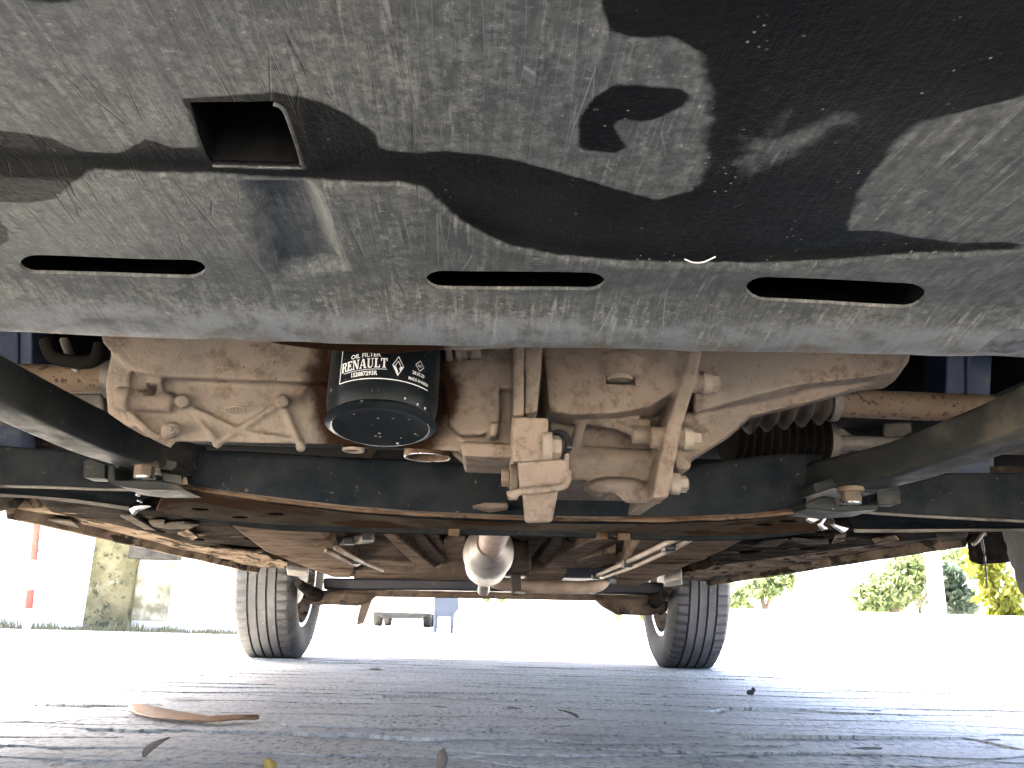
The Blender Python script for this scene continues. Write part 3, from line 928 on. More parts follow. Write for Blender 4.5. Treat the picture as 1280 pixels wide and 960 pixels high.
# --- oil filter -----------------------------------------------------
FB, FT = at(476, 533, 0.476), at(486, 400, 0.489)
FAX = (FT - FB).normalized()
FR = 0.0314
FZ = FAX
FXv = V((1, 0, 0)); FXv = (FXv - FZ * FXv.dot(FZ)).normalized()
FYv = FZ.cross(FXv)            # points away from the camera
FM = Matrix((FXv, FYv, FZ)).transposed()
def on_filter(u, h, r):
    """u angle from the side facing the front of the car, h height up the can"""
    return FB + FXv * math.sin(u) * r - FYv * math.cos(u) * r + FZ * h
SERIF = {  # heavy slab letters in a unit box
    'R': (0.86, [[(0, 0), (.40, 0), (.40, .10), (0, .10)], [(.09, .1), (.30, .1), (.30, .9), (.09, .9)], [(0, .9), (.5, .9), (.5, 1), (0, 1)],
                 [(.5, 1), (.66, .97), (.75, .88), (.77, .73), (.72, .59), (.6, .5), (.46, .47), (.46, .56), (.54, .6), (.57, .74), (.55, .86), (.5, .9)],
                 [(.30, .46), (.48, .46), (.48, .56), (.30, .56)], [(.44, .5), (.60, .5), (.78, .08), (.88, .08), (.88, 0), (.64, 0)]]),
    'E': (0.76, [[(0, 0), (.70, 0), (.70, .26), (.62, .26), (.58, .10), (0, .10)], [(.09, .1), (.30, .1), (.30, .9), (.09, .9)],
                 [(0, .9), (.58, .9), (.62, .75), (.70, .75), (.70, 1), (0, 1)], [(.30, .46), (.48, .46), (.48, .56), (.30, .56)], [(.46, .36), (.54, .36), (.54, .66), (.46, .66)]]),
    'N': (0.92, [[(0, 0), (.30, 0), (.30, .09), (0, .09)], [(.10, .09), (.20, .09), (.20, .9), (.10, .9)], [(0, .9), (.28, .9), (.28, 1), (0, 1)],
                 [(.10, 1), (.30, 1), (.78, 0), (.60, 0)], [(.68, 0), (.78, 0), (.78, .92), (.68, .92)], [(.58, .91), (.88, .91), (.88, 1), (.58, 1)]]),
    'A': (0.90, [[(-.02, 0), (.28, 0), (.28, .09), (-.02, .09)], [(.07, .09), (.17, .09), (.44, 1), (.34, 1)], [(.36, 1), (.54, 1), (.80, .09), (.58, .09)],
                 [(.52, 0), (.90, 0), (.90, .09), (.52, .09)], [(.20, .28), (.60, .28), (.58, .38), (.22, .38)]]),
    'U': (0.88, [[(0, .91), (.38, .91), (.38, 1), (0, 1)], [(.09, .25), (.29, .25), (.29, .91), (.09, .91)], [(.09, .25), (.14, .08), (.28, 0), (.48, 0), (.63, .07), (.70, .25), (.62, .25), (.54, .13), (.42, .10), (.33, .14), (.29, .25)],
                 [(.62, .25), (.70, .25), (.70, .91), (.62, .91)], [(.53, .91), (.80, .91), (.80, 1), (.53, 1)]]),
    'L': (0.74, [[(0, 0), (.68, 0), (.68, .30), (.60, .30), (.54, .10), (0, .10)], [(.09, .1), (.30, .1), (.30, .9), (.09, .9)], [(0, .9), (.40, .9), (.40, 1), (0, 1)]]),
    'T': (0.82, [[(.18, 0), (.60, 0), (.60, .09), (.18, .09)], [(.29, .09), (.50, .09), (.50, .9), (.29, .9)],
                 [(0, .68), (.08, .68), (.14, .9), (.64, .9), (.70, .68), (.78, .68), (.78, 1), (0, 1)]])}
def flat_text(s, size, bold=0.0):
    cu = bpy.data.curves.new('t', 'FONT')
    cu.body = s; cu.size = size; cu.offset = bold; cu.resolution_u = 2; cu.align_x = 'CENTER'
    o = bpy.data.objects.new('t', cu); COL.objects.link(o)
    me = baked(o)
    bpy.data.objects.remove(o)
    vs = [(v.co.x, v.co.y) for v in me.vertices]
    fs = [tuple(p.vertices) for p in me.polygons]
    bpy.data.meshes.remove(me)
    return vs, fs
def build_filter():
    bm = bmesh.new()
    H = (FT - FB).length
    prof = [(0.0001, 0.0012), (0.020, 0.0010), (0.0262, 0.0004), (0.0292, -0.0008), (0.0302, -0.0010), (0.0311, -0.0002), (0.0314, 0.001),
            (0.0325, 0.0035), (0.0341, 0.0075), (0.0350, 0.012), (FR, 0.018), (FR, 0.04), (FR, H)]
    prof = [(r_ if r_ == FR else r_ * 0.892, h_) for r_, h_ in prof]
    lathe(bm, prof, 72, c=FB, frame=FM)
    f = part('oil_filter', bm, M['filter'], car, smooth=50, label='glossy black spin-on oil filter with white lettering and dried splashes')
    # light along the far rim of the base, added as a bright bead
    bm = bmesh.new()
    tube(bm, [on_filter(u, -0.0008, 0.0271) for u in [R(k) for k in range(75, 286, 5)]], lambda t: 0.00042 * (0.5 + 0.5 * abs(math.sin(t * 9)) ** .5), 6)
    part('lit_edge', bm, M['steel'], f, smooth=True)
    bm = bmesh.new()
    RL = FR + 0.00025
    def wrap(vs, fs, u0, h0, tilt=0.0, sx=1.0):
        c, s = math.cos(tilt), math.sin(tilt)
        q = [bm.verts.new(on_filter(u0 + (x * sx * c - y * s) / FR, h0 + x * sx * s + y * c, RL)) for x, y in vs]
        for t in fs:
            try: bm.faces.new([q[i] for i in t])
            except ValueError: pass
    # heavy serif name
    x = 0.0
    sz = 0.0058
    polys = []
    for ch in 'RENAULT':
        w, ps = SERIF[ch]
        for p in ps:
            polys.append([(x + a * sz * .78, b * sz) for a, b in p])
        x += (w + 0.02) * sz * .78
    for p in polys:
        tri = geometry.tessellate_polygon([[V((a, b, 0)) for a, b in p]])
        wrap([(a - x / 2, b) for a, b in p], tri, NAME_U, NAME_H, 0.02)
    part('name_lettering', bm, M['print'], f)
    bm = bmesh.new()
    vs, fs = flat_text('152087293R', 0.0036, 0.0001); wrap(vs, fs, NAME_U + 0.02, NAME_H - 0.0044, 0.02, 0.82)
    vs, fs = flat_text('OIL FILTER', 0.0036, 0.00005); wrap(vs, fs, NAME_U + 0.03, NAME_H + 0.0068, 0.02, 1.0)
    vs, fs = flat_text('28.05.20', 0.0027, 0.00004); wrap(vs, fs, 0.74, NAME_H - 0.0002, 0, 0.9)
    vs, fs = flat_text('MADE IN INDIA', 0.0025, 0.00003); wrap(vs, fs, 0.76, NAME_H - 0.0042, 0, 0.80)
    vs, fs = flat_text('O.F.', 0.002, 0.00002); wrap(vs, fs, 0.76, NAME_H + 0.0053, 0, 0.85)
    part('small_lettering', bm, M['print'], f, kind='stuff')
    # diamond emblem
    bm = bmesh.new()
    du, dh = EMB_U, NAME_H + 0.0022
    def poly(pts):
        wrap([(a, b) for a, b in pts], geometry.tessellate_polygon([[V((a, b, 0)) for a, b in pts]]), du, dh)
    k = 0.0050
    poly([(-.62 * k, 0), (-.52 * k, 0), (.10 * k, -.98 * k), (0, -1.2 * k)])
    poly([(-.62 * k, 0), (-.30 * k, 0), (.02 * k, -.62 * k), (.02 * k, -1.15 * k)])
    poly([(.62 * k, 0), (.26 * k, -.02 * k), (.14 * k, -.30 * k), (.30 * k, -.70 * k)])
    for a, b in (((-.62, 0), (0, 1.15)), ((0, 1.15), (.62, 0)), ((.62, 0), (0, -1.15)), ((-.30, .02), (.0, .62)), ((.0, .62), (.28, .02))):
        dx, dy = b[0] - a[0], b[1] - a[1]
        l = math.hypot(dx, dy); nx, ny = -dy / l * .035, dx / l * .035
        poly([((a[0] + nx) * k, (a[1] + ny) * k), ((b[0] + nx) * k, (b[1] + ny) * k), ((b[0] - nx) * k, (b[1] - ny) * k), ((a[0] - nx) * k, (a[1] - ny) * k)])
    part('emblem', bm, M['print'], f)
    # printed frame and small diamond
    bm = bmesh.new()
    def line(a, b, w=0.00022, n=14):
        vs, fs = [], []
        for i in range(n + 1):
            t = i / n
            x_, y_ = a[0] + (b[0] - a[0]) * t, a[1] + (b[1] - a[1]) * t
            dx, dy = b[0] - a[0], b[1] - a[1]
            l = math.hypot(dx, dy); nx, ny = -dy / l * w, dx / l * w
            vs += [(x_ + nx, y_ + ny), (x_ - nx, y_ - ny)]
            if i: fs.append((2 * i - 2, 2 * i - 1, 2 * i + 1, 2 * i))
        wrap(vs, fs, 0, 0)
    hb = NAME_H - 0.0064
    line((-0.73 * FR, hb), (0.98 * FR, hb), 0.00026)
    line((-0.73 * FR, hb), (-0.73 * FR, hb + 0.03))
    line(((NAME_U - .38) * FR, NAME_H - 0.0012), ((NAME_U + .42) * FR, NAME_H - 0.0006), 0.00016)
    u0, h0, k = 0.76, NAME_H + 0.006, 0.0036
    for a, b in (((-.8, 0), (0, .9)), ((0, .9), (.8, 0)), ((.8, 0), (0, -.9)), ((0, -.9), (-.8, 0))):
        line((u0 * FR + a[0] * k, h0 + a[1] * k), (u0 * FR + b[0] * k, h0 + b[1] * k), 0.00014, 3)
    part('printed_border', bm, M['print'], f)
    return f
NAME_U, NAME_H, EMB_U = -0.27, 0.0207, 0.34
oil_filter = build_filter()

# --- gearbox and its side casing --------------------------------------
def build_gearbox():
    bm = bmesh.new()
    pl(bm, [(676, 400), (872, 400), (858, 455), (846, 486), (812, 508), (770, 516), (715, 518), (688, 514)], 0.520,
       [(660, 400), (880, 400), (864, 465), (852, 496), (815, 520), (770, 528), (715, 530), (680, 524)], 0.545)
    pl(bm, [(660, 400), (880, 400), (864, 465), (852, 496), (815, 520), (770, 528), (715, 530), (680, 524)], 0.545,
       [(650, 400), (885, 400), (868, 470), (858, 500), (820, 530), (770, 540), (715, 540), (670, 530)], 0.68)
    # seat flange right of the pan
    pp(bm, [(656, 400), (680, 400), (675, 480), (672, 514), (655, 518)], 0.498, 0.14)
    # block under it
    pp(bm, [(640, 520), (686, 522), (685, 576), (640, 578)], 0.487, 0.05)
    # lower housing: recessed web, cross tube, slanting rib
    pp(bm, [(686, 524), (838, 520), (832, 604), (700, 602)], 0.562, 0.09)
    cyl(bm, at(708, 579, 0.556), at(826, 585, 0.556), 0.0120, n=28)
    tube(bm, [at(728, 524, 0.538), at(770, 531, 0.536), at(812, 549, 0.536)], 0.0030, 8)
    tube(bm, [at(728, 524, 0.538), at(722, 545, 0.545), at(718, 566, 0.552)], 0.0035, 8)
    tube(bm, [at(740, 527, 0.54), at(812, 530, 0.538)], 0.0032, 8)
    cyl(bm, at(790, 543, 0.535), at(838, 548, 0.535), 0.0058)
    # bell housing flange
    pp(bm, [(864, 400), (880, 400), (877, 445), (868, 484), (853, 532), (842, 590), (836, 622), (816, 622), (822, 588), (834, 532), (850, 482), (860, 445)], 0.515, 0.09)
    # bolt bosses across the flange
    for x0, x1, y, r in ((838, 886, 478, 0.0068), (812, 862, 548, 0.0068), (818, 846, 604, 0.0062)):
        cyl(bm, at(x0, y - 1, 0.524), at(x1, y + 1, 0.524), r, n=24)
    # filler boss
    cyl(bm, at(775, 452, 0.526), at(775, 474, 0.523), 0.0150, 0.0128, n=28)
    # drain pad below
    ball(bm, at(772, 611, 0.548), 0.0072, (3.1, 2.2, 1.0), 3)
    tube(bm, [at(770, 621, 0.54), at(826, 622, 0.536)], 0.0042, 10)
    cut = bmesh.new()
    c = at(775, 475, 0.523)
    cyl(cut, c + V((0, 0, -.004)), c + V((0, 0.0, 0.0012)), 0.0098, n=28)
    c = at(772, 622, 0.545)
    cyl(cut, c + V((-.008, -.004, -.006)), c + V((0.004, .002, -0.0006)), 0.0085, n=24)
    g = cast('gearbox', bm, 0.0012, M['cast'], car, 3, cut, label='sand-dusty cast gearbox with bolted flange')
    for x, y, r in ((885, 478.5, .0052), (861.5, 549, .0052), (845.5, 605, .0046)):
        bolt(g, at(x, y, 0.524), (1, 0, 0), r, 0.0060, M['dustbolt'])
    # plug in the filler boss
    bm = bmesh.new(); c = at(775, 475, 0.523)
    cyl(bm, c + V((0, 0, -.0004)), c + V((0, 0, .003)), 0.0080, n=24)
    part('filler_plug', bm, M['dustbolt'], g, smooth=30)

    bm = bmesh.new()
    pl(bm, [(870, 400), (1140, 400), (1134, 446), (1118, 466), (1060, 474), (990, 482), (930, 498), (866, 516)], 0.535,
       [(870, 400), (1143, 400), (1136, 452), (1119, 476), (1105, 486), (1065, 490), (1018, 504), (866, 530)], 0.60)
    pl(bm, [(866, 505), (1000, 484), (1100, 478), (1065, 487), (1018, 501), (937, 521), (905, 548), (862, 574), (846, 588), (838, 548)], 0.558,
       [(866, 505), (1000, 480), (1104, 478), (1068, 490), (1018, 504), (937, 524), (910, 548), (863, 578), (846, 592), (838, 548)], 0.64)
    pp(bm, [(842, 560), (866, 562), (864, 586), (846, 588)], 0.545, 0.05)
    ball(bm, at(866, 524, 0.556), 0.006, (2.2, 1, 1.0), 2)
    d = cast('side_casing', bm, 0.0015, M['cast'], car, 5)
    return g
gearbox = build_gearbox()

# --- torque mount -----------------------------------------------------
def build_mount():
    bm = bmesh.new()
    # stamped clevis: front cheek, curled lower edge
    pp(bm, [(647, 577), (704, 574), (709, 578), (709, 606), (690, 612), (650, 614)], 0.482, 0.004)
    tube(bm, spline([at(634, 619, 0.480), at(648, 615, 0.480), at(680, 612, 0.480), at(702, 609, 0.480), at(709, 602, 0.481), at(710, 588, 0.483)], 5), 0.0022, 8)
    pp(bm, [(706, 566), (712, 566), (711, 606), (706, 606)], 0.484, 0.03)
    pp(bm, [(634, 616), (646, 614), (648, 624), (636, 624)], 0.479, 0.006)
    tm = cast('torque_mount', bm, 0.0009, M['cast'], car, 2)
    bolt(tm, at(686, 560, 0.490), (1, 0.0, 0), 0.0065, 0.006, M['dustbolt'])
    bm = bmesh.new()
    tube(bm, spline([at(686, 545, 0.50), at(700, 541, 0.495), at(709, 548, 0.492), at(711, 562, 0.49)], 4), 0.0022, 8)
    part('dark_gap', bm, M['black'], tm, smooth=True)  # black tube drawing the dark gap beside the clevis
    bm = bmesh.new()
    cyl(bm, at(637, 597, 0.500), at(647, 597, 0.500), 0.0078, n=24)
    cyl(bm, at(627, 597, 0.500), at(637, 597, 0.500), 0.0055, n=6)
    part('mount_bolt', bm, M['bolt'], tm, bevel=0.0005)
    bm = bmesh.new()
    pl(bm, [(652, 606), (700, 604), (690, 653), (656, 654)], 0.50, [(654, 612), (692, 610), (686, 652), (660, 652)], 0.74)
    part('link', bm, M['cast'], tm, bevel=0.002)
build_mount()

# --- subframe -----------------------------------------------------------
def build_subframe():
    bm = bmesh.new()
    ft = [(228, 561), (300, 562), (430, 570), (520, 574), (640, 582), (760, 590), (850, 584), (920, 572), (978, 565), (1032, 566), (1028, 588), (1012, 594), (1010, 636),
          (940, 644), (850, 648), (740, 648), (640, 646), (520, 641), (430, 634), (330, 622), (232, 609)]
    prism(bm, [at(x, y, 0.735) for x, y in ft], (0, 0.05, 0))
    sf = part('subframe', bm, M['navy'], car, bevel=0.006, seg=3, label='dark painted front subframe with rust along its lower edge')
    # rusty seam and underside plate running back to the lip
    ZS = 0.2395
    f0 = [(212, 612), (240, 611), (330, 624), (430, 636), (520, 643), (640, 648), (740, 650), (850, 650), (940, 646), (1012, 638), (1030, 640)]
    r0 = [(195, 640), (240, 648), (330, 656), (430, 660), (520, 662), (640, 664), (740, 667), (850, 670), (940, 669), (1020, 664), (1045, 660)]
    bm = bmesh.new()
    a = [at(x, y, 0.737) for x, y in f0]
    b = []
    for x, y in r0:
        p = atz(x, y, ZS - 0.002)
        b.append(p)
    n = len(a); k = 10
    rows = []
    for i in range(n):
        rows.append([])
        for j in range(k + 1):
            t = j / k
            p = a[i].lerp(b[i], t)
            p.z += 0.004 * math.sin(t * math.pi) + 0.0008 * noise.noise(p * 60)
            rows[-1].append(p)
    lo = [[bm.verts.new(p) for p in r] for r in rows]
    up = [[bm.verts.new(p + V((0, 0, 0.004))) for p in r] for r in rows]
    for i in range(n - 1):
        for j in range(k):
            bm.faces.new((lo[i][j], lo[i][j + 1], lo[i + 1][j + 1], lo[i + 1][j]))
            bm.faces.new((up[i][j], up[i + 1][j], up[i + 1][j + 1], up[i][j + 1]))
        bm.faces.new((lo[i][0], lo[i + 1][0], up[i + 1][0], up[i][0]))
        bm.faces.new((lo[i][k], up[i][k], up[i + 1][k], lo[i + 1][k]))
    for j in range(k):
        bm.faces.new((lo[0][j], up[0][j], up[0][j + 1], lo[0][j + 1]))
        bm.faces.new((lo[-1][j], lo[-1][j + 1], up[-1][j + 1], up[-1][j]))
    part('underside_plate', bm, M['subplate'], sf, smooth=40)
    bm = bmesh.new()
    tube(bm, spline([at(x, y, 0.737) for x, y in f0[1:-1]], 4), lambda t: 0.0014 + 0.0012 * noise.noise(V((t * 30, 0, 0))), 8)
    part('rust_seam', bm, M['rusty'], sf, smooth=True)
    bm = bmesh.new()
    tube(bm, spline([b[1], b[2], b[3], b[4], b[5], b[6], b[7], b[8], b[9]], 4), lambda t: 0.0052 * min(1, .25 + 5 * t, .25 + 5 * (1 - t)), 8, section=[(-1, -.9), (1, -.9), (1, .9), (-1, .9)])
    part('rear_lip', bm, M['navy'], sf, bevel=0.001)
    # clips along the lip
    for i, t in ((4, .4), (6, .35), (6, .1)):
        p = b[i].lerp(b[i + 1], t)
        bm = bmesh.new(); box(bm, p + V((0, -0.006, -0.003)), (0.012, 0.012, 0.008))
        part('lip_clip', bm, M['rusty'], sf, bevel=0.001)
    # drain holes in the plate
    for px, py in ((345, 642), (250, 636), (985, 651), (300, 646), (955, 655)):
        p = atz(px, py, ZS + 0.001)
        bm = bmesh.new(); ball(bm, p + V((0, 0, -0.0005)), 0.0042, (2.0, 1.2, 0.25), 2)
        part('drain_hole', bm, M['shade_black'], sf, smooth=True)
    # loose mud scab
    bm = bmesh.new()
    pp(bm, [(590, 632), (606, 628), (634, 628), (636, 634), (612, 637)], 0.71, 0.02)
    part('mud_scab', bm, M['cast'], sf, bevel=0.001)
    # bolted corner brackets, one each side
    for s, bx, by in ((-1, 181, 586), (1, 1064, 618)):
        bm = bmesh.new()
        if s < 0:
            pp(bm, [(140, 578), (148, 572), (160, 577), (184, 576), (194, 566), (196, 571), (222, 577), (221, 583), (214, 588), (200, 586), (190, 581), (150, 583), (144, 586)], 0.700, 0.05)
            pp(bm, [(135, 582), (142, 580), (144, 600), (200, 600), (226, 606), (230, 612), (180, 612), (150, 608), (134, 602)], 0.706, 0.05)
            pl(bm, [(200, 590), (228, 594), (229, 606), (205, 602)], 0.70, [(200, 590), (228, 592), (229, 604), (205, 600)], 0.76)
        else:
            pp(bm, [(1016, 604), (1040, 597), (1046, 604), (1060, 608), (1092, 610), (1097, 611), (1097, 616), (1060, 612), (1042, 610), (1024, 616), (1018, 614)], 0.700, 0.05)
            pp(bm, [(1006, 628), (1030, 620), (1044, 622), (1046, 632), (1096, 630), (1098, 637), (1050, 640), (1008, 636)], 0.706, 0.05)
            pl(bm, [(1094, 608), (1124, 612), (1126, 630), (1098, 632)], 0.70, [(1094, 608), (1122, 612), (1124, 628), (1098, 630)], 0.76)
        part('corner_bracket', bm, M['armpaint'], sf, bevel=0.0012)
        c = at(bx, by, 0.693)
        bm = bmesh.new()
        cyl(bm, c + V((0, 0, .002)), c + V((0, 0, .006)), 0.0105, n=24)
        cyl(bm, c + V((0, 0, -.006)), c + V((0, 0, .003)), 0.0080, n=6)
        part('bolt', bm, M['bolt'], sf, bevel=0.0006)
        bm = bmesh.new()
        cyl(bm, c + V((0, 0.002, -.0075)), c + V((0, 0.002, -.006)), 0.0085, n=20)
        part('bolt_washer', bm, M['steel'], sf, smooth=30)
    # bright steel bits standing in for light seen through gaps by the arm
    for pts in ([(160, 636), (168, 632), (176, 631), (187, 632), (170, 638), (166, 644)], [(170, 616), (174, 617), (172, 620), (168, 619)], [(171, 624), (176, 626), (175, 628), (170, 626)],
                [(1011, 640), (1018, 637), (1026, 638), (1034, 642), (1024, 650), (1016, 654), (1010, 650)], [(1040, 654), (1062, 660), (1056, 666), (1046, 660)],
                [(1024, 655), (1030, 646), (1038, 640), (1050, 639), (1056, 641), (1042, 643), (1034, 648), (1029, 655), (1036, 661), (1030, 663)]):
        bm = bmesh.new()
        pp(bm, pts, 0.775, 0.006)
        part('bright_gap', bm, M['steel'], sf, bevel=0.0008)
    return sf
n_ = N('subframe_underside')
c_ = n_.mix(n_.ramp(n_.noise(18, 7), 0.3, 0.7), (0.065, 0.052, 0.040), (0.15, 0.125, 0.10))
c_ = n_.mix(n_.ramp(n_.noise(9, 6, 0.65), 0.46, 0.56), c_, (0.055, 0.032, 0.02))
c_ = n_.mix(n_.ramp(n_.noise(50, 6, 0.65), 0.6, 0.7), c_, (0.04, 0.033, 0.028))
n_.color(c_); n_.set('Roughness', 0.7); n_.set('Specular IOR Level', 0.0); n_.bump(n_.noise(80, 5), 0.4, 0.003)
M['subplate'] = n_.m
subframe = build_subframe()

# --- subframe horns (curved square tubes) and control arms ---------------
def superell(a, b, e=5, n=20):
    out = []
    for k in range(n):
        t = 2 * math.pi * (k + .5) / n
        c, s = math.cos(t), math.sin(t)
        out.append((a * math.copysign(abs(c) ** (2 / e), c), b * math.copysign(abs(s) ** (2 / e), s)))
    return out
def build_arms():
    sec = superell(0.0175, 0.0138, 9, 28)
    L = [at(-260, 330, 0.42), at(-110, 428, 0.49), at(0, 486, 0.550), at(84, 527, 0.615), at(140, 551, 0.665), at(205, 570, 0.722), at(236, 578, 0.75)]
    bm = bmesh.new(); tube(bm, spline(L, 6), 1.0, section=sec)
    part('subframe_horn', bm, M['armpaint'], car, smooth=45)
    Rr = [at(1560, 370, 0.42), at(1400, 462, 0.48), at(1280, 521, 0.545), at(1200, 553, 0.60), at(1120, 580, 0.660), at(1040, 597, 0.730), at(1020, 600, 0.75)]
    bm = bmesh.new(); tube(bm, spline(Rr, 6), 1.0, section=sec)
    part('subframe_horn', bm, M['armpaint'], car, smooth=45)
    for s in (-1, 1):
        if s < 0:
            top = [(215, 575), (130, 566), (0, 556), (-250, 545), (-420, 548)]
            mid = [(215, 613), (134, 612), (0, 608), (-250, 606), (-420, 610)]
            low = [(160, 634), (90, 624), (0, 617), (-250, 614), (-420, 618)]
        else:
            top = [(1050, 600), (1125, 590), (1280, 590), (1500, 590), (1640, 596)]
            mid = [(1050, 638), (1125, 644), (1280, 652), (1500, 662), (1640, 668)]
            low = [(1068, 662), (1125, 662), (1280, 661), (1500, 672), (1640, 678)]
        bm = bmesh.new()
        Y0, Y1 = 0.79, 0.90
        A = [at(x, y, Y0) for x, y in top]
        B = [at(x, y, Y0) for x, y in mid]
        C = [atz(x, y, at(*mid[i], Y0).z - 0.001) if False else at(x, y, Y0 + 0.085) for i, (x, y) in enumerate(low)]
        D = [p + V((0, 0, 0.03)) for p in C]
        ra = []
        for i in range(len(A)):
            ra.append([bm.verts.new(p) for p in (A[i], B[i], C[i], D[i])])
        for p, q in zip(ra, ra[1:]):
            for j in range(4):
                bm.faces.new((p[j], q[j], q[(j + 1) % 4], p[(j + 1) % 4]))
        bm.faces.new(ra[0]); bm.faces.new(ra[-1][::-1])
        ca = part('control_arm', bm, M['navy'], car, bevel=0.003)
        bm = bmesh.new()
        tube(bm, spline([p + V((0, 0, -0.001)) for p in C], 5), 0.0022, 8)
        part('flange_edge', bm, M['dusty_steel'], ca, smooth=True)
        bm = bmesh.new()
        tube(bm, spline([p + V((0, -0.001, 0)) for p in B], 5), 0.0014, 8)
        part('seam', bm, M['dusty_steel'], ca, smooth=True)
        # upright bracket by the bushing
        bm = bmesh.new()
        if s < 0: pp(bm, [(104, 575), (116, 572), (124, 577), (132, 580), (131, 598), (104, 597)], 0.735, 0.02)
        else: pp(bm, [(1112, 606), (1122, 604), (1124, 626), (1126, 630), (1098, 630), (1098, 622)], 0.735, 0.02)
        part('bush_bracket', bm, M['armpaint'], ca, bevel=0.001)
build_arms()

# --- drive shafts, boots, rails in the wheel house ------------------------
def build_shafts():
    for s in (-1, 1):
        bm = bmesh.new()
        if s < 0:
            p, q = at(150, 474, 0.80), at(-10, 473, 0.80)
            q = p + (q - p) * 3.0
        else:
            p, q = at(1030, 503, 0.80), at(1230, 511, 0.80)
            q = p + (q - p) * 2.2
        cyl(bm, p, q, 0.0138, n=24)
        sh = part('drive_shaft', bm, M['shaft'], car, smooth=40)
        bm = bmesh.new()
        d = (q - p).normalized()
        prof = []
        pts = []
        n = 5
        for k in range(n * 4 + 1):
            t = k / (n * 4)
            pts.append((t * -0.085, 0.017 + 0.014 * t + 0.005 * (math.sin(k * math.pi / 2) )))
        rings = []
        tube(bm, [p + d * a for a, r in pts], [r for a, r in pts], 24)
        part('boot', bm, M['boot'], sh, smooth=True)
        bm = bmesh.new()
        cyl(bm, p + d * 0.004, p + d * 0.012, 0.018, n=24)
        part('boot_clamp', bm, M['dusty_steel'], sh, smooth=30)
    # steering rack and its ribbed bellows
    bm = bmesh.new()
    cyl(bm, at(1100, 558, 0.95), at(150, 530, 0.95), 0.020, n=20)
    rk = part('steering_rack', bm, M['black'], car, smooth=40)
    bm = bmesh.new()
    p, q = at(905, 545, 0.90), at(1030, 552, 0.90)
    N_ = 12
    pts, rr = [], []
    for k in range(N_ * 2 + 1):
        pts.append(p.lerp(q, k / (N_ * 2))); rr.append(0.032 if k % 2 else 0.026)
    tube(bm, pts, rr, 24)
    part('bellows', bm, M['rubber'], rk, smooth=50)
    bm = bmesh.new()
    cyl(bm, at(1030, 552, 0.9), at(1042, 552, .9), 0.02); cyl(bm, at(1042, 553, 0.9), at(1300, 560, .9), 0.008)
    part('tie_rod', bm, M['dusty_steel'], rk, smooth=40)
    # blue painted front rails
    for s, pix in ((-1, [(-60, 380), (40, 380), (40, 462), (-60, 462)]), (1, [(1184, 430), (1242, 430), (1238, 500), (1182, 498)])):
        bm = bmesh.new()
        pp(bm, pix, 0.86, 0.05)
        x0, x1 = (18, 22) if s < 0 else (1209, 1214)
        pp(bm, [(x0, pix[0][1]), (x1, pix[0][1]), (x1, pix[2][1] - 2), (x0, pix[2][1] - 2)], 0.855, 0.01)
        part('front_rail', bm, M['blue'], car, bevel=0.003)
    for pix in ([(1186, 575), (1238, 578), (1240, 612), (1188, 610)], [(-40, 530), (26, 534), (30, 566), (-40, 566)]):
        bm = bmesh.new(); pp(bm, pix, 0.93, 0.03)
        part('strut_bracket', bm, M['blue'], car, bevel=0.002)
    # hoses and a dusty casting behind the shaft
    bm = bmesh.new()
    tube(bm, spline([at(58, 425, 0.72), at(66, 445, 0.72), at(90, 452, 0.72), at(118, 450, 0.72), at(126, 430, 0.72)], 6), 0.006, 10)
    part('hose', bm, M['rubber'], car, smooth=True)
    bm = bmesh.new()
    tube(bm, spline([at(80, 424, 0.74), at(86, 440, 0.74), at(92, 455, 0.75), at(96, 460, .76)], 6), 0.004, 10)
    part('hose', bm, M['dusty_steel'], car, smooth=True)
    for q_ in ([(1036, 538), (1052, 532), (1064, 540), (1072, 556), (1060, 566), (1040, 566)], [(1106, 528), (1140, 526), (1142, 540), (1104, 552)]):
        bm = bmesh.new()
        pp(bm, q_, 0.93, 0.04)
        part('knuckle_casting', bm, M['dusty_steel'], car, bevel=0.003)
    bm = bmesh.new()
    pp(bm, [(84, 492), (128, 490), (130, 520), (108, 512)], 0.83, 0.03)
    part('knuckle_casting', bm, M['dusty_steel'], car, bevel=0.003)
build_shafts()

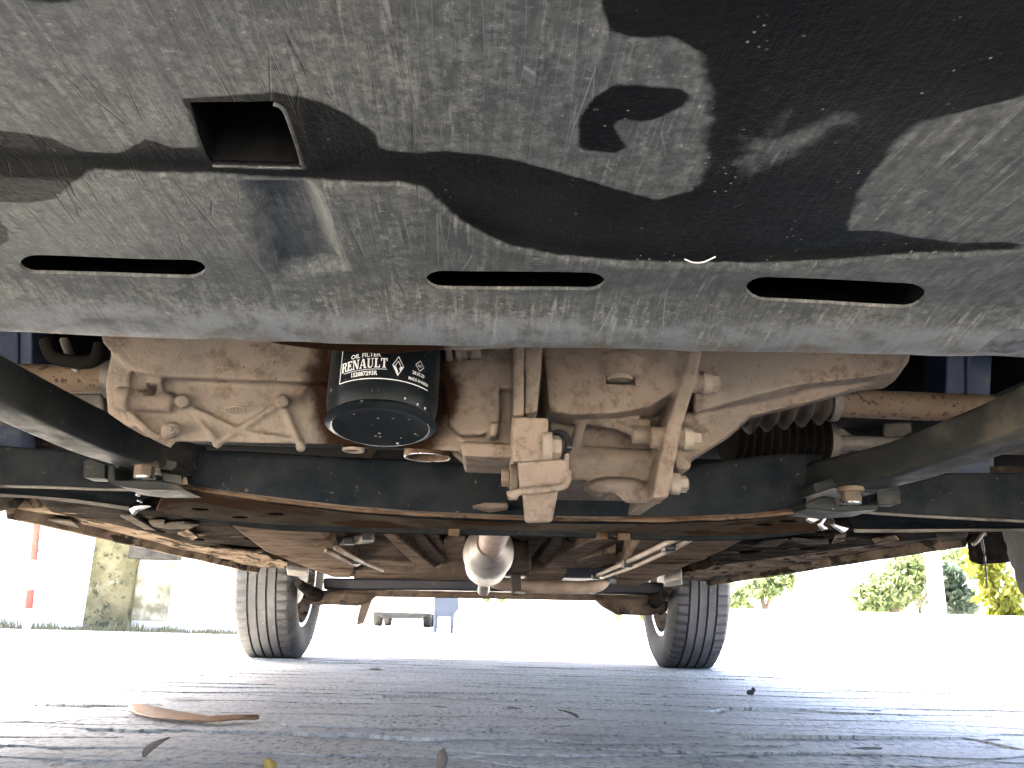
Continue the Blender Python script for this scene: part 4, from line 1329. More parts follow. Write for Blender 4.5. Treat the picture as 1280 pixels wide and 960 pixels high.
# --- floor pan, rails, sills ----------------------------------------------
ZF = 0.306
def build_floor():
    bm = bmesh.new()
    xs = [-0.64 + 0.04 * i for i in range(33)]
    ys = [0.98 + 0.05 * i for i in range(57)]
    grid = []
    for y in ys:
        row = []
        for x in xs:
            z = ZF + 0.085 * (1 - sst(0.10, 0.17, abs(x)))
            z += 0.10 * sst(2.62, 2.9, y) + 0.02 * sst(0.35, 0.5, abs(x))
            z += 0.006 * math.sin(y * 22) * sst(0.17, 0.2, abs(x)) * sst(0.4, 0.34, abs(x)) if abs(x) > .17 else 0
            z += 0.004 * noise.noise(V((x * 9, y * 9, 1)))
            row.append(bm.verts.new((x, y, z)))
        grid.append(row)
    for a, b in zip(grid, grid[1:]):
        for i in range(len(xs) - 1):
            bm.faces.new((a[i], b[i], b[i + 1], a[i + 1]))
    fl = part('floor_pan', bm, M['floor'], car, smooth=40, label='mud-brown pressed floor pan')
    fl.modifiers.new('s', 'SOLIDIFY').thickness = -0.01
    def strip(name, pix, z, h, m='floor', bev=0.004):
        bm = bmesh.new()
        o = [atz(x, y, z) for x, y in pix]
        prism(bm, o, (0, 0, h))
        return part(name, bm, M[m], fl, bevel=bev)
    # pressed ribs fanning along the tunnel
    strip('rib', [(470, 660), (484, 660), (543, 708), (545, 713), (525, 713)], ZF - 0.012, 0.05, 'ribdust')
    strip('rib', [(505, 655), (518, 655), (556, 700), (548, 708), (528, 690)], ZF + 0.004, 0.05, 'ribdust')
    strip('rib', [(530, 655), (540, 655), (560, 690), (548, 700), (538, 680)], ZF + 0.012, 0.05, 'ribdust')
    strip('rib', [(770, 660), (796, 660), (700, 712), (676, 716), (690, 700)], ZF - 0.012, 0.05, 'ribdust')
    strip('rib', [(695, 655), (706, 655), (702, 684), (680, 706), (672, 700), (688, 680)], ZF + 0.004, 0.05, 'ribdust')
    # heat shield pieces beside the tunnel
    strip('heat_shield', [(652, 664), (684, 664), (686, 672), (676, 682), (662, 700), (660, 678)], ZF + 0.006, 0.012, 'floor', 0.002)
    strip('heat_shield', [(556, 676), (582, 676), (584, 700), (560, 712), (548, 708), (552, 690)], ZF + 0.012, 0.012, 'floor', 0.002)
    # dark opening above the muffler
    # cross members at the tail of the floor
    strip('rib', [(600, 700), (640, 700), (636, 706), (604, 706)], 0.30, 0.03, 'ribdust')
    strip('rib', [(446, 700), (520, 704), (520, 708), (450, 705)], ZF - 0.014, 0.03, 'ribdust')
    strip('rib', [(720, 700), (770, 690), (772, 694), (722, 705)], ZF - 0.014, 0.03, 'ribdust')
    strip('cross_member', [(440, 713), (592, 716), (592, 726), (442, 723)], 0.282, 0.06)
    strip('cross_member', [(664, 716), (708, 717), (702, 728), (650, 727)], 0.282, 0.06)
    strip('cross_member', [(636, 702), (662, 702), (664, 712), (654, 720), (640, 716)], 0.29, 0.05)
    # chassis rails
    strip('chassis_rail', [(262, 640), (395, 655), (446, 706), (440, 722), (414, 722), (330, 690)], 0.272, 0.08, bev=0.008)
    strip('chassis_rail', [(800, 664), (960, 660), (905, 690), (800, 732), (772, 733), (768, 724)], 0.272, 0.08, bev=0.008)
    # brake and fuel lines with clips
    def line(name, pix, z, r, m='dusty_steel'):
        bm = bmesh.new(); tube(bm, spline([atz(x, y, z) for x, y in pix], 3), r, 8)
        return part(name, bm, M[m], fl, smooth=True)
    line('pipe', [(388, 681), (420, 677), (464, 673)], 0.283, 0.0085)
    line('pipe', [(408, 688), (432, 700), (446, 706)], 0.266, 0.005, 'tail')
    line('pipe', [(420, 685), (450, 701), (478, 713)], 0.268, 0.005, 'tail')
    line('pipe', [(744, 720), (776, 706), (800, 695), (832, 680), (856, 668)], 0.266, 0.005, 'tail')
    line('pipe', [(752, 722), (790, 709), (816, 697), (840, 686), (872, 668)], 0.264, 0.005, 'tail')
    for px, py, z in ((436, 676, .28), (460, 671, .28), (386, 683, .28), (445, 702, .266), (784, 705, .262), (836, 684, .262), (744, 721, .262)):
        c = atz(px, py, z)
        bm = bmesh.new(); box(bm, c, (0.018, 0.03, 0.014))
        part('pipe_clip', bm, M['black'], fl, bevel=0.002)
    line('bright_tab', [(360, 668), (366, 672), (370, 673)], 0.275, 0.003, 'steel')
    # sills with pinch weld
    for s in (-1, 1):
        bm = bmesh.new()
        xi, xo = 0.60, 0.80
        y0, y1 = 1.36, 2.93
        n = 40
        rings = []
        for i in range(n + 1):
            y = y0 + (y1 - y0) * i / n
            w = 0.006 * noise.noise(V((y * 5, s * 3, 0)))
            w2 = 0.008 * noise.noise(V((y * 11, s * 3, 5)))
            pr = [(xi, 0.36), (xi, ZF - 0.004 + w2), (0.66, 0.302 + w2), (0.70, 0.297 + w), (0.738, 0.296 + w), (0.742, 0.280 + w * .4), (0.748, 0.279 + w * .4), (0.754, 0.298), (xo, 0.325), (0.83, 0.42), (0.80, 0.46)]
            rings.append([bm.verts.new((s * x, y, z)) for x, z in pr])
        m_ = len(rings[0])
        for a, b in zip(rings, rings[1:]):
            for k in range(m_):
                bm.faces.new((a[k], a[(k + 1) % m_], b[(k + 1) % m_], b[k]))
        bm.faces.new(rings[0]); bm.faces.new(rings[-1][::-1])
        sl = part('sill', bm, M['sill'], car, smooth=50)
        # dusty steel jacking bracket at the rear end
        bm = bmesh.new()
        if s < 0: prism(bm, [atz(x, y, 0.27) for x, y in ((358, 711), (383, 715), (384, 722), (359, 719))], (0, 0, 0.03))
        else: prism(bm, [atz(x, y, 0.27) for x, y in ((830, 728), (852, 723), (853, 731), (832, 735))], (0, 0, 0.03))
        part('jack_bracket', bm, M['dusty_steel'], sl, bevel=0.003)
        # sealed front reinforcement
        bm = bmesh.new()
        if s < 0: pix = [(40, 618), (120, 628), (200, 640), (300, 648), (340, 668), (338, 686), (306, 690), (240, 682), (170, 662), (60, 640)]
        else: pix = [(1230, 664), (1130, 664), (1050, 662), (960, 664), (892, 682), (884, 700), (905, 706), (1000, 694), (1100, 680), (1226, 668)]
        top = [atz(x, y, 0.296) for x, y in pix]
        prism(bm, top, (0, 0, 0.03))
        fp = part('front_reinforcement', bm, M['tar'], sl, bevel=0.006)
        for px, py, a in (((304, 659, 1), (318, 674, 1), (245, 674, .8), (196, 664, .7)) if s < 0 else ((938, 690, 1), (975, 672, 1), (1010, 686, .7), (1040, 676, .8))):
            c = atz(px, py, 0.2955)
            bm = bmesh.new(); ball(bm, c, 0.02 * a, (1.0, 2.2, 0.12), 2)
            part('hole', bm, M['shade_black'], sl, smooth=True)
        # torn edges of underseal and bent tabs
        tabs = ([[(186, 652), (206, 652), (206, 656), (230, 654), (250, 656), (236, 662), (210, 662), (190, 658)], [(222, 668), (236, 664), (248, 672), (240, 676)], [(150, 646), (166, 646), (196, 664), (180, 662)],
                 [(260, 684), (300, 688), (330, 690), (318, 693), (280, 690)], [(60, 650), (90, 652), (100, 660), (84, 660)]] if s < 0 else
                [[(990, 674), (1010, 676), (1036, 676), (1036, 680), (1012, 682), (992, 678)], [(1044, 672), (1058, 668), (1056, 676), (1040, 680)], [(938, 684), (960, 676), (985, 676), (970, 684)],
                 [(1090, 676), (1120, 672), (1124, 676), (1096, 682)], [(1170, 670), (1210, 668), (1208, 674), (1176, 678)]])
        for k, pix in enumerate(tabs):
            bm = bmesh.new()
            prism(bm, [atz(x, y, 0.288 - 0.002 * (k % 2)) for x, y in pix], (0, 0, 0.004))
            part('bent_tab', bm, M['sill' if k % 2 else 'tabmetal'], sl, bevel=0.0012)
    # front wheel-house liner ends / mud flaps
    for s in (-1, 1):
        bm = bmesh.new()
        if s > 0:
            pp(bm, [(1228, 655), (1256, 655), (1270, 702), (1236, 704), (1224, 700), (1220, 670)], 1.32, 0.03)
        else:
            pp(bm, [(-40, 590), (10, 600), (20, 622), (10, 634), (-40, 640)], 1.32, 0.03)
        mf = part('mud_flap', bm, M['tar'], car, bevel=0.004)
        if s > 0:
            bm = bmesh.new(); pp(bm, [(1262, 650), (1300, 650), (1300, 740), (1278, 700)], 1.28, 0.02)
            part('flap_edge', bm, M['sill'], mf, bevel=0.003)
            bm = bmesh.new(); tube(bm, spline([at(1226, 668, 1.30), at(1230, 690, 1.30), at(1232, 712, 1.30), at(1234, 736, 1.30)], 4), lambda t: 0.0022 * (1 - .5 * t), 6)
            part('zip_tie', bm, M['black'], mf, smooth=True)
            bm = bmesh.new(); tube(bm, spline([at(1216, 681, 1.29), at(1222, 676, 1.29), at(1228, 668, 1.29), at(1232, 668, 1.29)], 4), 0.003, 6)
            part('wire', bm, M['dusty_steel'], mf, smooth=True)
    return fl
floor_pan = build_floor()

# --- exhaust ----------------------------------------------------------------
def build_exhaust():
    c0 = at(610, 692, 2.0)
    X0, Z0 = c0.x, c0.z
    bm = bmesh.new()
    r = 0.055
    prof = [(0.026, 1.66), (0.030, 1.70), (0.050, 1.80), (r, 1.90), (r + .001, 1.93), (r, 1.96), (r, 2.28), (r + .001, 2.30), (r - .004, 2.34), (0.040, 2.40), (0.020, 2.44)]
    lathe(bm, [(a, b) for a, b in prof], 40, axis='Y', c=(X0, 0, Z0 - 0.006))
    mu = part('muffler', bm, M['muffler'], car, smooth=50, label='heat-tinted round exhaust muffler')
    bm = bmesh.new()
    tube(bm, spline([(X0 + .02, 0.95, Z0 + .01), (X0 + .012, 1.2, Z0 + .006), (X0 + 0.005, 1.5, Z0), (X0 + .003, 1.70, Z0 - 0.004)], 5), 0.026, 18)
    part('front_pipe', bm, M['pipe'], mu, smooth=True)
    bm = bmesh.new()
    tube(bm, spline([(X0, 2.40, Z0 - .006), (X0, 2.5, Z0 - 0.02), (X0 - .002, 2.60, Z0 - .046), (X0 - .003, 2.64, Z0 - .062)], 5), 0.0175, 14)
    part('drain_tip', bm, M['muffler'], mu, smooth=True)
    bm = bmesh.new()
    tube(bm, spline([at(616, 726, 2.72), at(630, 730, 2.74), at(660, 733, 2.75), at(700, 734, 2.75), at(735, 734, 2.76), at(752, 729, 2.8), at(756, 718, 2.9), at(752, 708, 3.0)], 6), 0.0205, 16)
    tp = part('tail_pipe', bm, M['tail'], car, smooth=True)
    bm = bmesh.new()
    pp(bm, [(638, 716), (651, 716), (652, 744), (640, 744)], 2.68, 0.02)
    part('hanger', bm, M['boot'], tp, bevel=0.004)
    bm = bmesh.new(); tube(bm, spline([at(655, 741, 2.69), at(650, 741, 2.68), at(644, 740, 2.67)], 3), 0.006, 8)
    part('hanger_pin', bm, M['dusty_steel'], tp, smooth=True)
build_exhaust()

# --- rear axle ----------------------------------------------------------------
def build_rear_axle():
    bm = bmesh.new()
    Y = AX_R - 0.10
    pp(bm, [(404, 722), (830, 728), (830, 744), (700, 741), (560, 738), (404, 737)], Y, 0.10)
    ra = part('rear_axle_beam', bm, M['beam'], car, bevel=0.008)
    bm = bmesh.new()
    tube(bm, spline([at(400, 742, Y), at(480, 742, Y), at(600, 744, Y), at(700, 746, Y), at(800, 748, Y), at(826, 749, Y)], 4), 1.0, section=superell(0.016, 0.012))
    part('lower_flange', bm, M['floor'], ra, smooth=40)
    for s in (-1, 1):
        bm = bmesh.new()
        if s < 0: pp(bm, [(384, 734), (400, 737), (430, 740), (470, 741), (458, 752), (442, 757), (405, 755), (388, 756), (376, 748)], Y - .03, 0.12)
        else: pp(bm, [(746, 747), (790, 747), (818, 745), (836, 752), (834, 766), (812, 769), (776, 768), (758, 758)], Y - .03, 0.12)
        ta = part('trailing_arm', bm, M['floor'], ra, bevel=0.010)
        bm = bmesh.new()
        if s < 0: tube(bm, [at(372, 728, 2.88), at(384, 737, 3.0), at(396, 744, 3.15)], [0.013, 0.018, 0.024], 12)
        else: tube(bm, [at(836, 736, 2.88), at(828, 745, 3.0), at(818, 752, 3.15)], [0.013, 0.018, 0.024], 12)
        part('bushing_arm', bm, M['tar'], ra, smooth=40)
        for px, py in (((398, 746), (402, 744), (428, 753)) if s < 0 else ((806, 757), (784, 765), (812, 756))):
            bm = bmesh.new(); ball(bm, at(px, py, Y - 0.032), 0.010, (1.2, .4, .8))
            part('arm_hole', bm, M['black'], ra, smooth=True)
    bm = bmesh.new()
    pl(bm, [(452, 750), (466, 748), (454, 780), (445, 781)], 3.36, [(454, 750), (466, 748), (455, 779), (447, 780)], 3.40)
    part('damper_strap', bm, M['tail'], ra, bevel=0.004)
    return ra
rear_axle = build_rear_axle()
bm = bmesh.new(); box(bm, (0.02, 2.93, 0.345), (1.02, 0.40, 0.122))
part('fuel_tank', bm, M['beam'], car, bevel=0.03, seg=3)

# --- wheels ----------------------------------------------------------------------
def wheel_meshes():
    W, RO, RI = 0.205, 0.325, 0.205
    n = 240
    h = W / 2
    prof = [(RI, -h * .80), (RI + .03, -h * .98), (RI + .065, -h * 1.02), (RO - .030, -h * .97), (RO - .010, -h * .86)]
    tread = []
    gx = (-.46, -.155, .155, .46)
    xs = [-.80]
    for g in gx:
        xs += [g - .034, g - .026, g + .026, g + .034]
    xs += [.80]
    for k, x in enumerate(xs):
        deep = (k % 4 in (2, 3)) and 0 < k < len(xs) - 1
        tread.append((RO - 0.004 * x * x - (0.008 if deep else 0), x * h))
    prof += tread
    prof += [(a, -b) for a, b in prof[:5][::-1]]
    bm = bmesh.new()
    rings = lathe(bm, prof, n, axis='X', closed=False)
    # close bore
    for f in [f for f in bm.faces if len(f.verts) > 10]:
        bm.faces.remove(f)
    # shoulder sipes: notch every third column of the outer tread bands
    for ri, ring in enumerate(rings):
        if ri in (4, 5, len(rings) - 6, len(rings) - 5):
            for k in range(n):
                if k % 4 == 0:
                    v = ring[k]; f_ = 0.978
                    v.co.y *= f_; v.co.z *= f_
    bm.faces.ensure_lookup_table()
    bmesh.ops.recalc_face_normals(bm, faces=bm.faces[:])
    for f in bm.faces:
        f.material_index = 0
        rr = [math.hypot(v.co.y, v.co.z) for v in f.verts]
        if abs(f.calc_center_median().x) < h * .6 and max(rr) - min(rr) < 0.004 and sum(rr) / 4 < RO - 0.006:
            f.material_index = 1
        cx_ = f.calc_center_median()
        if h * .52 < abs(cx_.x) < h * .92 and sum(rr) / 4 > RO - .012 and int((math.atan2(cx_.z, cx_.y) % (2 * math.pi)) / (2 * math.pi) * n) % 4 == 0:
            f.material_index = 2
    ty = bpy.data.meshes.new('tyre'); bm.to_mesh(ty); bm.free()
    ty.materials.append(M['tyre']); ty.materials.append(M['groove']); ty.materials.append(M['sipe'])
    # flatten the contact patch a little
    for v in ty.vertices:
        if v.co.z < -RO + 0.008:
            v.co.z = -RO + 0.008 - (-RO + 0.008 - v.co.z) * 0.3
    # rim: barrel open to the inner side, spokes at the outer side (outer is +x)
    bm = bmesh.new()
    pr = [(RI + .012, -h * .84), (RI + .002, -h * .80), (RI - .006, -h * .55), (RI - .030, -h * .1), (RI - .034, h * .3), (RI - .012, h * .7), (RI + .012, h * .84), (RI - .016, h * .80), (RI - .040, h * .3), (RI - .036, -h * .1), (RI - .014, -h * .55), (RI - .008, -h * .8)]
    lathe(bm, pr, 64, axis='X', closed=True)
    rim = bpy.data.meshes.new('rim'); bmesh.ops.recalc_face_normals(bm, faces=bm.faces[:]); bm.to_mesh(rim); bm.free(); rim.materials.append(M['rim'])
    bm = bmesh.new()
    for k in range(5):
        a = 2 * math.pi * k / 5 + .3
        d = V((0, math.cos(a), math.sin(a)))
        t = V((0, -math.sin(a), math.cos(a)))
        prism(bm, [V((h * .55, 0, 0)) + d * .05 + t * .022, V((h * .75, 0, 0)) + d * .18 + t * .035, V((h * .75, 0, 0)) + d * .18 - t * .035, V((h * .55, 0, 0)) + d * .05 - t * .022], (0.02, 0, 0))
    cyl(bm, (h * .5, 0, 0), (h * .72, 0, 0), 0.07, n=24)
    sp = bpy.data.meshes.new('spokes'); bmesh.ops.recalc_face_normals(bm, faces=bm.faces[:]); bm.to_mesh(sp); bm.free(); sp.materials.append(M['rim'])
    bm = bmesh.new()
    lathe(bm, [(.03, -h * .75), (.11, -h * .70), (.128, -h * .60), (.130, -h * .2), (.13, -h * .05), (.168, -h * .02), (.168, h * .05), (.10, h * .45)], 40, axis='X')
    dr = bpy.data.meshes.new('brake_drum'); bmesh.ops.recalc_face_normals(bm, faces=bm.faces[:]); bm.to_mesh(dr); bm.free(); dr.materials.append(M['brake'])
    for me in (ty, rim, dr):
        for p in me.polygons: p.use_smooth = True
        me.set_sharp_from_angle(angle=R(38))
    return ty, rim, sp, dr
TY, RIMM, SPK, DRM = wheel_meshes()
for s in (-1, 1):
    for yy, nm in ((AX_R, 'rear'), (AX_F, 'front')):
        c = (s * TRACK, yy, 0.3206)
        w = O('wheel', None, None, car, loc=c)
        rz = (0, 0, 0 if s > 0 else math.pi)
        O('tyre', TY, None, w, loc=c, rot=rz)
        O('rim', RIMM, None, w, loc=c, rot=rz)
        O('spokes', SPK, None, w, loc=c, rot=rz)
        O('brake_drum', DRM, None, w, loc=c, rot=rz)

# --- body shell ------------------------------------------------------------------------
def build_body():
    ys = [-0.06 + 0.08 * i for i in range(51)]
    def arch(y):
        z = 0.33
        for ax in (AX_F, AX_R):
            d = abs(y - ax)
            if d < 0.40:
                z = max(z, 0.33 + math.sqrt(0.40 ** 2 - d * d) * 0.98)
        return z
    def top(y):
        if y < 1.0: return 0.92 + 0.13 * sst(-0.06, 0.9, y), 0.78
        if y < 1.75: return 1.05 + 0.58 * sst(0.95, 1.8, y), 0.78 - 0.14 * sst(1.0, 1.75, y)
        return 1.64 - 0.06 * sst(2.4, 3.94, y), 0.64
    bm = bmesh.new()
    sections = []
    for y in ys:
        taper = 0.90 + 0.10 * sst(-0.06, 0.35, y) if y < 0.4 else 1 - 0.06 * sst(3.5, 3.94, y)
        zt, xt = top(y)
        belt = 0.93 + 0.10 * sst(0, 3, y)
        zb = arch(y)
        half = [(0.835, zb), (0.865, max(0.62, zb + .02)), (0.85, min(belt, zt - .02)), (xt, zt), (xt * .5, zt + .03)]
        pts = [(-x * taper, z) for x, z in half] + [(0, zt + .035)] + [(x * taper, z) for x, z in half[::-1]]
        sections.append([bm.verts.new((x, y, z)) for x, z in pts])
    wins = {}
    m_ = len(sections[0])
    for i, (a, b) in enumerate(zip(sections, sections[1:])):
        y = (ys[i] + ys[i + 1]) / 2
        for k in range(m_ - 1):
            bm.faces.new((a[k], a[k + 1], b[k + 1], b[k]))
    # bumper front and rear
    fr = [v.co.copy() for v in sections[0]]
    bk = [v.co.copy() for v in sections[-1]]
    bm.faces.new(sections[-1])
    bm.faces.new(sections[0][::-1])
    bd = part('body_shell', bm, M['paint'], car, smooth=40)
    sm = bd.modifiers.new('s', 'SOLIDIFY'); sm.thickness = -0.012
    bm = bmesh.new()
    box(bm, (0, -0.02, 0.42), (1.5, 0.10, 0.26))
    box(bm, (0, -0.015, 0.305), (1.3, 0.07, 0.03))
    part('front_bumper', bm, M['black'], car, bevel=0.02)
    bm = bmesh.new(); box(bm, (0, 3.93, 0.52), (1.55, 0.10, 0.30))
    part('rear_bumper', bm, M['black'], car, bevel=0.02)
    for s in (-1, 1):
        bm = bmesh.new()
        prism(bm, [(s * 0.858, 1.35, 1.04), (s * 0.858, 3.3, 1.06), (s * .69, 3.2, 1.52), (s * .69, 1.9, 1.52)], (s * 0.012, 0, 0))
        part('side_window', bm, M['glass'], car)
        bm = bmesh.new(); box(bm, (s * 0.62, -0.05, 0.72), (0.26, 0.06, 0.14))
        part('headlight', bm, M['lens'], car, bevel=0.01)
        # inner wheel-house wall of the engine bay and of the rear
        bm = bmesh.new(); box(bm, (s * 0.545, 0.56, 0.66), (0.02, 1.0, 0.52))
        part('inner_wing', bm, M['black'], car)
        bm = bmesh.new(); box(bm, (s * 0.60, AX_R + .05, 0.62), (0.02, 1.05, 0.40))
        part('rear_wheel_house', bm, M['floor'], car)
        bm = bmesh.new(); box(bm, (s * 0.70, 1.24, 0.56), (0.26, 0.02, 0.50))
        part('wheel_house_liner', bm, M['black'], car)
        bm = bmesh.new(); box(bm, (s * 0.70, AX_F, 0.82), (0.28, 0.9, 0.02))
        part('wheel_house_liner', bm, M['black'], car)
    bm = bmesh.new()
    prism(bm, [(-.7, 1.12, 1.14), (.7, 1.12, 1.14), (.6, 1.68, 1.60), (-.6, 1.68, 1.60)], (0, -0.03, 0.03))
    part('windscreen', bm, M['glass'], car)
    bm = bmesh.new(); box(bm, (0, 1.0, 0.64), (1.1, 0.03, 0.66))
    part('firewall', bm, M['black'], car)
    bm = bmesh.new(); box(bm, (0, 0.16, 0.55), (0.8, 0.05, 0.42))
    part('radiator', bm, M['black'], car, bevel=0.01)
    bm = bmesh.new(); box(bm, (0, 3.45, 0.47), (1.18, 0.85, 0.02))
    part('boot_floor', bm, M['floor'], car)
    bm = bmesh.new(); box(bm, (0.0, 3.62, 0.42), (0.62, 0.42, 0.08))
    part('spare_wheel_well', bm, M['floor'], car, bevel=0.04)
build_body()

# ------------------------------------------------------------------ yard beyond
def leaves_mesh(bm, c, rad, n, size, rg, shape=1.0):
    for _ in range(n):
        while True:
            d = V((rg.uniform(-1, 1), rg.uniform(-1, 1), rg.uniform(-1, 1)))
            if 0.15 < d.length < 1: break
        lump = 0.75 + 0.45 * noise.noise(d * 2.3 + c)
        p = c + V((d.x * rad[0], d.y * rad[1], d.z * rad[2])) * lump
        s = size * rg.uniform(0.6, 1.4)
        q = V((rg.uniform(-1, 1), rg.uniform(-1, 1), rg.uniform(-.6, .8))).normalized()
        t = q.orthogonal().normalized()
        b = q.cross(t)
        v = [bm.verts.new(p + t * s), bm.verts.new(p + b * s * .45 + q * s * .1), bm.verts.new(p - t * s), bm.verts.new(p - b * s * .45 + q * s * .1)]
        bm.faces.new(v)
def tree(name, base, h, crowns, lm, label, cat, group, seed, leaf=0.05, n=1400, tr=0.05):
    rg = random.Random(seed)
    e = O(name, None, loc=base, label=label, cat=cat, group=group)
    bm = bmesh.new()
    b = V(base)
    tube(bm, [b, b + V((0.02, 0, h * .35)), b + V((-.03, .02, h * .8))], [tr, tr * .7, tr * .3], 8)
    for c, r in crowns:
        t = b + V((0, 0, h * .3))
        q = b + V(c)
        tube(bm, [t, t.lerp(q, .5) + V((0, 0, .05)), q], [tr * .5, tr * .35, tr * .15], 6)
    part('trunk', bm, M['bark'], e, smooth=True)
    bm = bmesh.new()
    for c, r in crowns:
        leaves_mesh(bm, b + V(c), r, n, leaf, rg)
    O('crown', bm, M[lm], e)
    return e
def build_yard():
    YW = 7.6
    # boundary wall on the left
    bm = bmesh.new()
    box(bm, (-6.2, YW + 0.1, 1.3), (8.4, 0.20, 2.6))
    w = O('boundary_wall', bm, M['wall'], label='pale stained boundary wall left of the car', cat='wall', loc=(0, 0, 0))
    xa, xb = at(108, 780, YW).x, at(164, 780, YW).x
    bm = bmesh.new(); box(bm, ((xa + xb) / 2, YW - 0.03, 1.25), (xb - xa, 0.10, 2.5))
    p = part('pier', bm, M['moss'], w, bevel=0.01)
    xc, xd = at(168, 690, YW).x, at(228, 690, YW).x
    z0, z1 = at(190, 703, YW).z, at(190, 676, YW).z
    bm = bmesh.new()
    n = 14
    for k in range(n):
        pass
    box(bm, ((xc + xd) / 2, YW - 0.05, (z0 + z1) / 2 + 0.02), (xd - xc, 0.16, z1 - z0))
    part('ledge', bm, M['darkstone'], w, bevel=0.008)
    bm = bmesh.new(); box(bm, ((xc + xd) / 2 - .03, YW - 0.005, z0 - .25), (xd - xc - .06, 0.03, 0.45))
    part('patch', bm, M['moss2'], w, bevel=0.004)
    # leaning red and white marker pole
    p0, p1 = at(33, 788, 7.0), at(48, 640, 7.0)
    p0.z = 0
    e = O('marker_pole', None, loc=p0, label='thin leaning red-and-white pole before the pale wall', cat='pole')
    for k, (a, b, m) in enumerate(((0, .17, 'white'), (.17, .33, 'red'), (.33, .58, 'white'), (.58, .95, 'red'), (.95, 2.6, 'white'))):
        bm = bmesh.new(); cyl(bm, p0.lerp(p1, a), p0.lerp(p1, b), 0.028 - .004 * k / 4, n=12)
        part('band', bm, M[m], e, smooth=40)
    for a, b in ((((48, 680), (44, 655))), (((48, 690), (55, 660))), (((20, 686), (46, 692))), (((50, 719), (68, 719)))):
        bm = bmesh.new(); cyl(bm, at(*a, 6.99), at(*b, 6.99), 0.005, n=6)
        part('wire', bm, M['brake'], e)
    # weeds at the foot of the wall
    rg = random.Random(3)
    bm = bmesh.new()
    for _ in range(800):
        x = rg.uniform(-4.0, -1.9)
        y = YW - rg.uniform(0.10, 0.35)
        h = rg.uniform(0.02, 0.09) * (0.5 + abs(noise.noise(V((x * 3, 0, 0)))) * 1.8)
        d = V((rg.uniform(-.5, .5), rg.uniform(-.5, .5), 1)).normalized() * h
        s = V((rg.uniform(.004, .010), rg.uniform(-.004, .004), 0))
        b = V((x, y, -0.002))
        bm.faces.new([bm.verts.new(b - s), bm.verts.new(b + s), bm.verts.new(b + d)])
    O('weeds', bm, M['grass'], kind='stuff', label='sparse weeds along the foot of the pale wall', cat='weeds')
    # low wall and planting on the right
    bm = bmesh.new()
    YR = 9.0
    box(bm, (6.2, YR + 0.08, 0.17), (8.0, 0.16, 0.34))
    O('garden_wall', bm, M['white'], label='low white garden wall before the shrubs on the right', cat='wall')
    bm = bmesh.new()
    xq = at(1172, 760, YR + .6).x
    box(bm, (xq, YR + 0.6, 1.1), (0.13, 0.13, 2.2))
    box(bm, (xq, YR + 0.6, 2.23), (0.17, 0.17, 0.06))
    part('white_post', bm, M['white'], None, bevel=0.008, label='square white post standing between the garden shrubs', cat='post')
    def spot(px, Y): return (at(px, 780, Y).x, Y, -0.002)
    tree('shrub', spot(1120, 9.9), 1.0, [((0, 0, .62), (.42, .35, .30)), ((.25, 0, .85), (.32, .3, .25)), ((-.25, 0, .5), (.3, .3, .25))], 'leaf', 'mid-green leafy shrub left of the white post', 'shrub', 'garden shrubs beyond the car', 11, 0.045, 900)
    tree('shrub', spot(1200, 10.2), 1.0, [((0, 0, .52), (.34, .3, .24)), ((-.1, 0, .8), (.25, .25, .2))], 'leaf_d', 'dark bluish shrub right behind the white post', 'shrub', 'garden shrubs beyond the car', 12, 0.045, 800)
    tree('shrub', spot(1252, 9.5), 1.1, [((0, 0, .62), (.30, .3, .36)), ((-.12, 0, .95), (.25, .25, .25)), ((.1, 0, .35), (.3, .3, .2))], 'leaf_y', 'yellow-green sunlit shrub by the mud flap', 'shrub', 'garden shrubs beyond the car', 13, 0.055, 420)
    tree('shrub', spot(1150, 11.5), 1.6, [((0, 0, 1.0), (.5, .4, .4)), ((.6, 0, 1.1), (.4, .4, .4))], 'leaf', 'loose tall shrub rising behind the white post', 'shrub', 'garden shrubs beyond the car', 14, 0.06, 420)
    tree('shrub', spot(955, 10.5), 0.9, [((0, 0, .62), (.35, .3, .2)), ((-.35, 0, .5), (.25, .3, .18)), ((.2, 0, .75), (.3, .3, .2))], 'leaf', 'leafy shrub just outside the right rear tyre', 'shrub', 'garden shrubs beyond the car', 15, 0.05, 420)
    for k, (px, lab) in enumerate(((773, 'thin green plant below the right trailing arm'), (802, 'thin green plant beside the right rear rim'), (607, 'faint slender plant right of the blue chair'), (626, 'faint slender plant farther right of the blue chair'))):
        tree('slender_plant', spot(px, 13.0), 0.6, [((0, 0, .34 if k < 2 else .5), (.07, .07, .16 if k < 2 else .12))], 'leaf', lab, 'plant', 'slender plants far behind the car', 20 + k, 0.03, 140, 0.012)
    # white car parked far behind, its tyres and dark lower bumper in view
    Yb = 19.0
    x0, x1 = at(463, 785, Yb).x, at(537, 785, Yb).x
    xm, w2 = (x0 + x1) / 2, (x1 - x0) / 2
    e = O('parked_car', None, loc=(xm, Yb + 1.6, 0), label='white car parked far behind, framed between the rear tyres', cat='car')
    bm = bmesh.new()
    prof = [(0, .28), (-.04, .5), (.02, .78), (.7, .92), (1.25, 1.38), (2.6, 1.42), (3.3, 1.0), (3.4, .5), (3.36, .28)]
    prism(bm, [(xm - w2 - .04, Yb + y, z) for y, z in prof], (2 * w2 + .08, 0, 0))
    part('body', bm, M['white'], e, bevel=0.06, seg=3)
    bm = bmesh.new()
    prism(bm, [(xm - w2 + .22, Yb - .02, .17), (xm + w2 - .22, Yb - .02, .17), (xm + w2 - .02, Yb - .02, .275), (xm - w2 + .02, Yb - .02, .275)], (0, .3, 0))
    part('lower_bumper', bm, M['grey'], e, bevel=0.01)
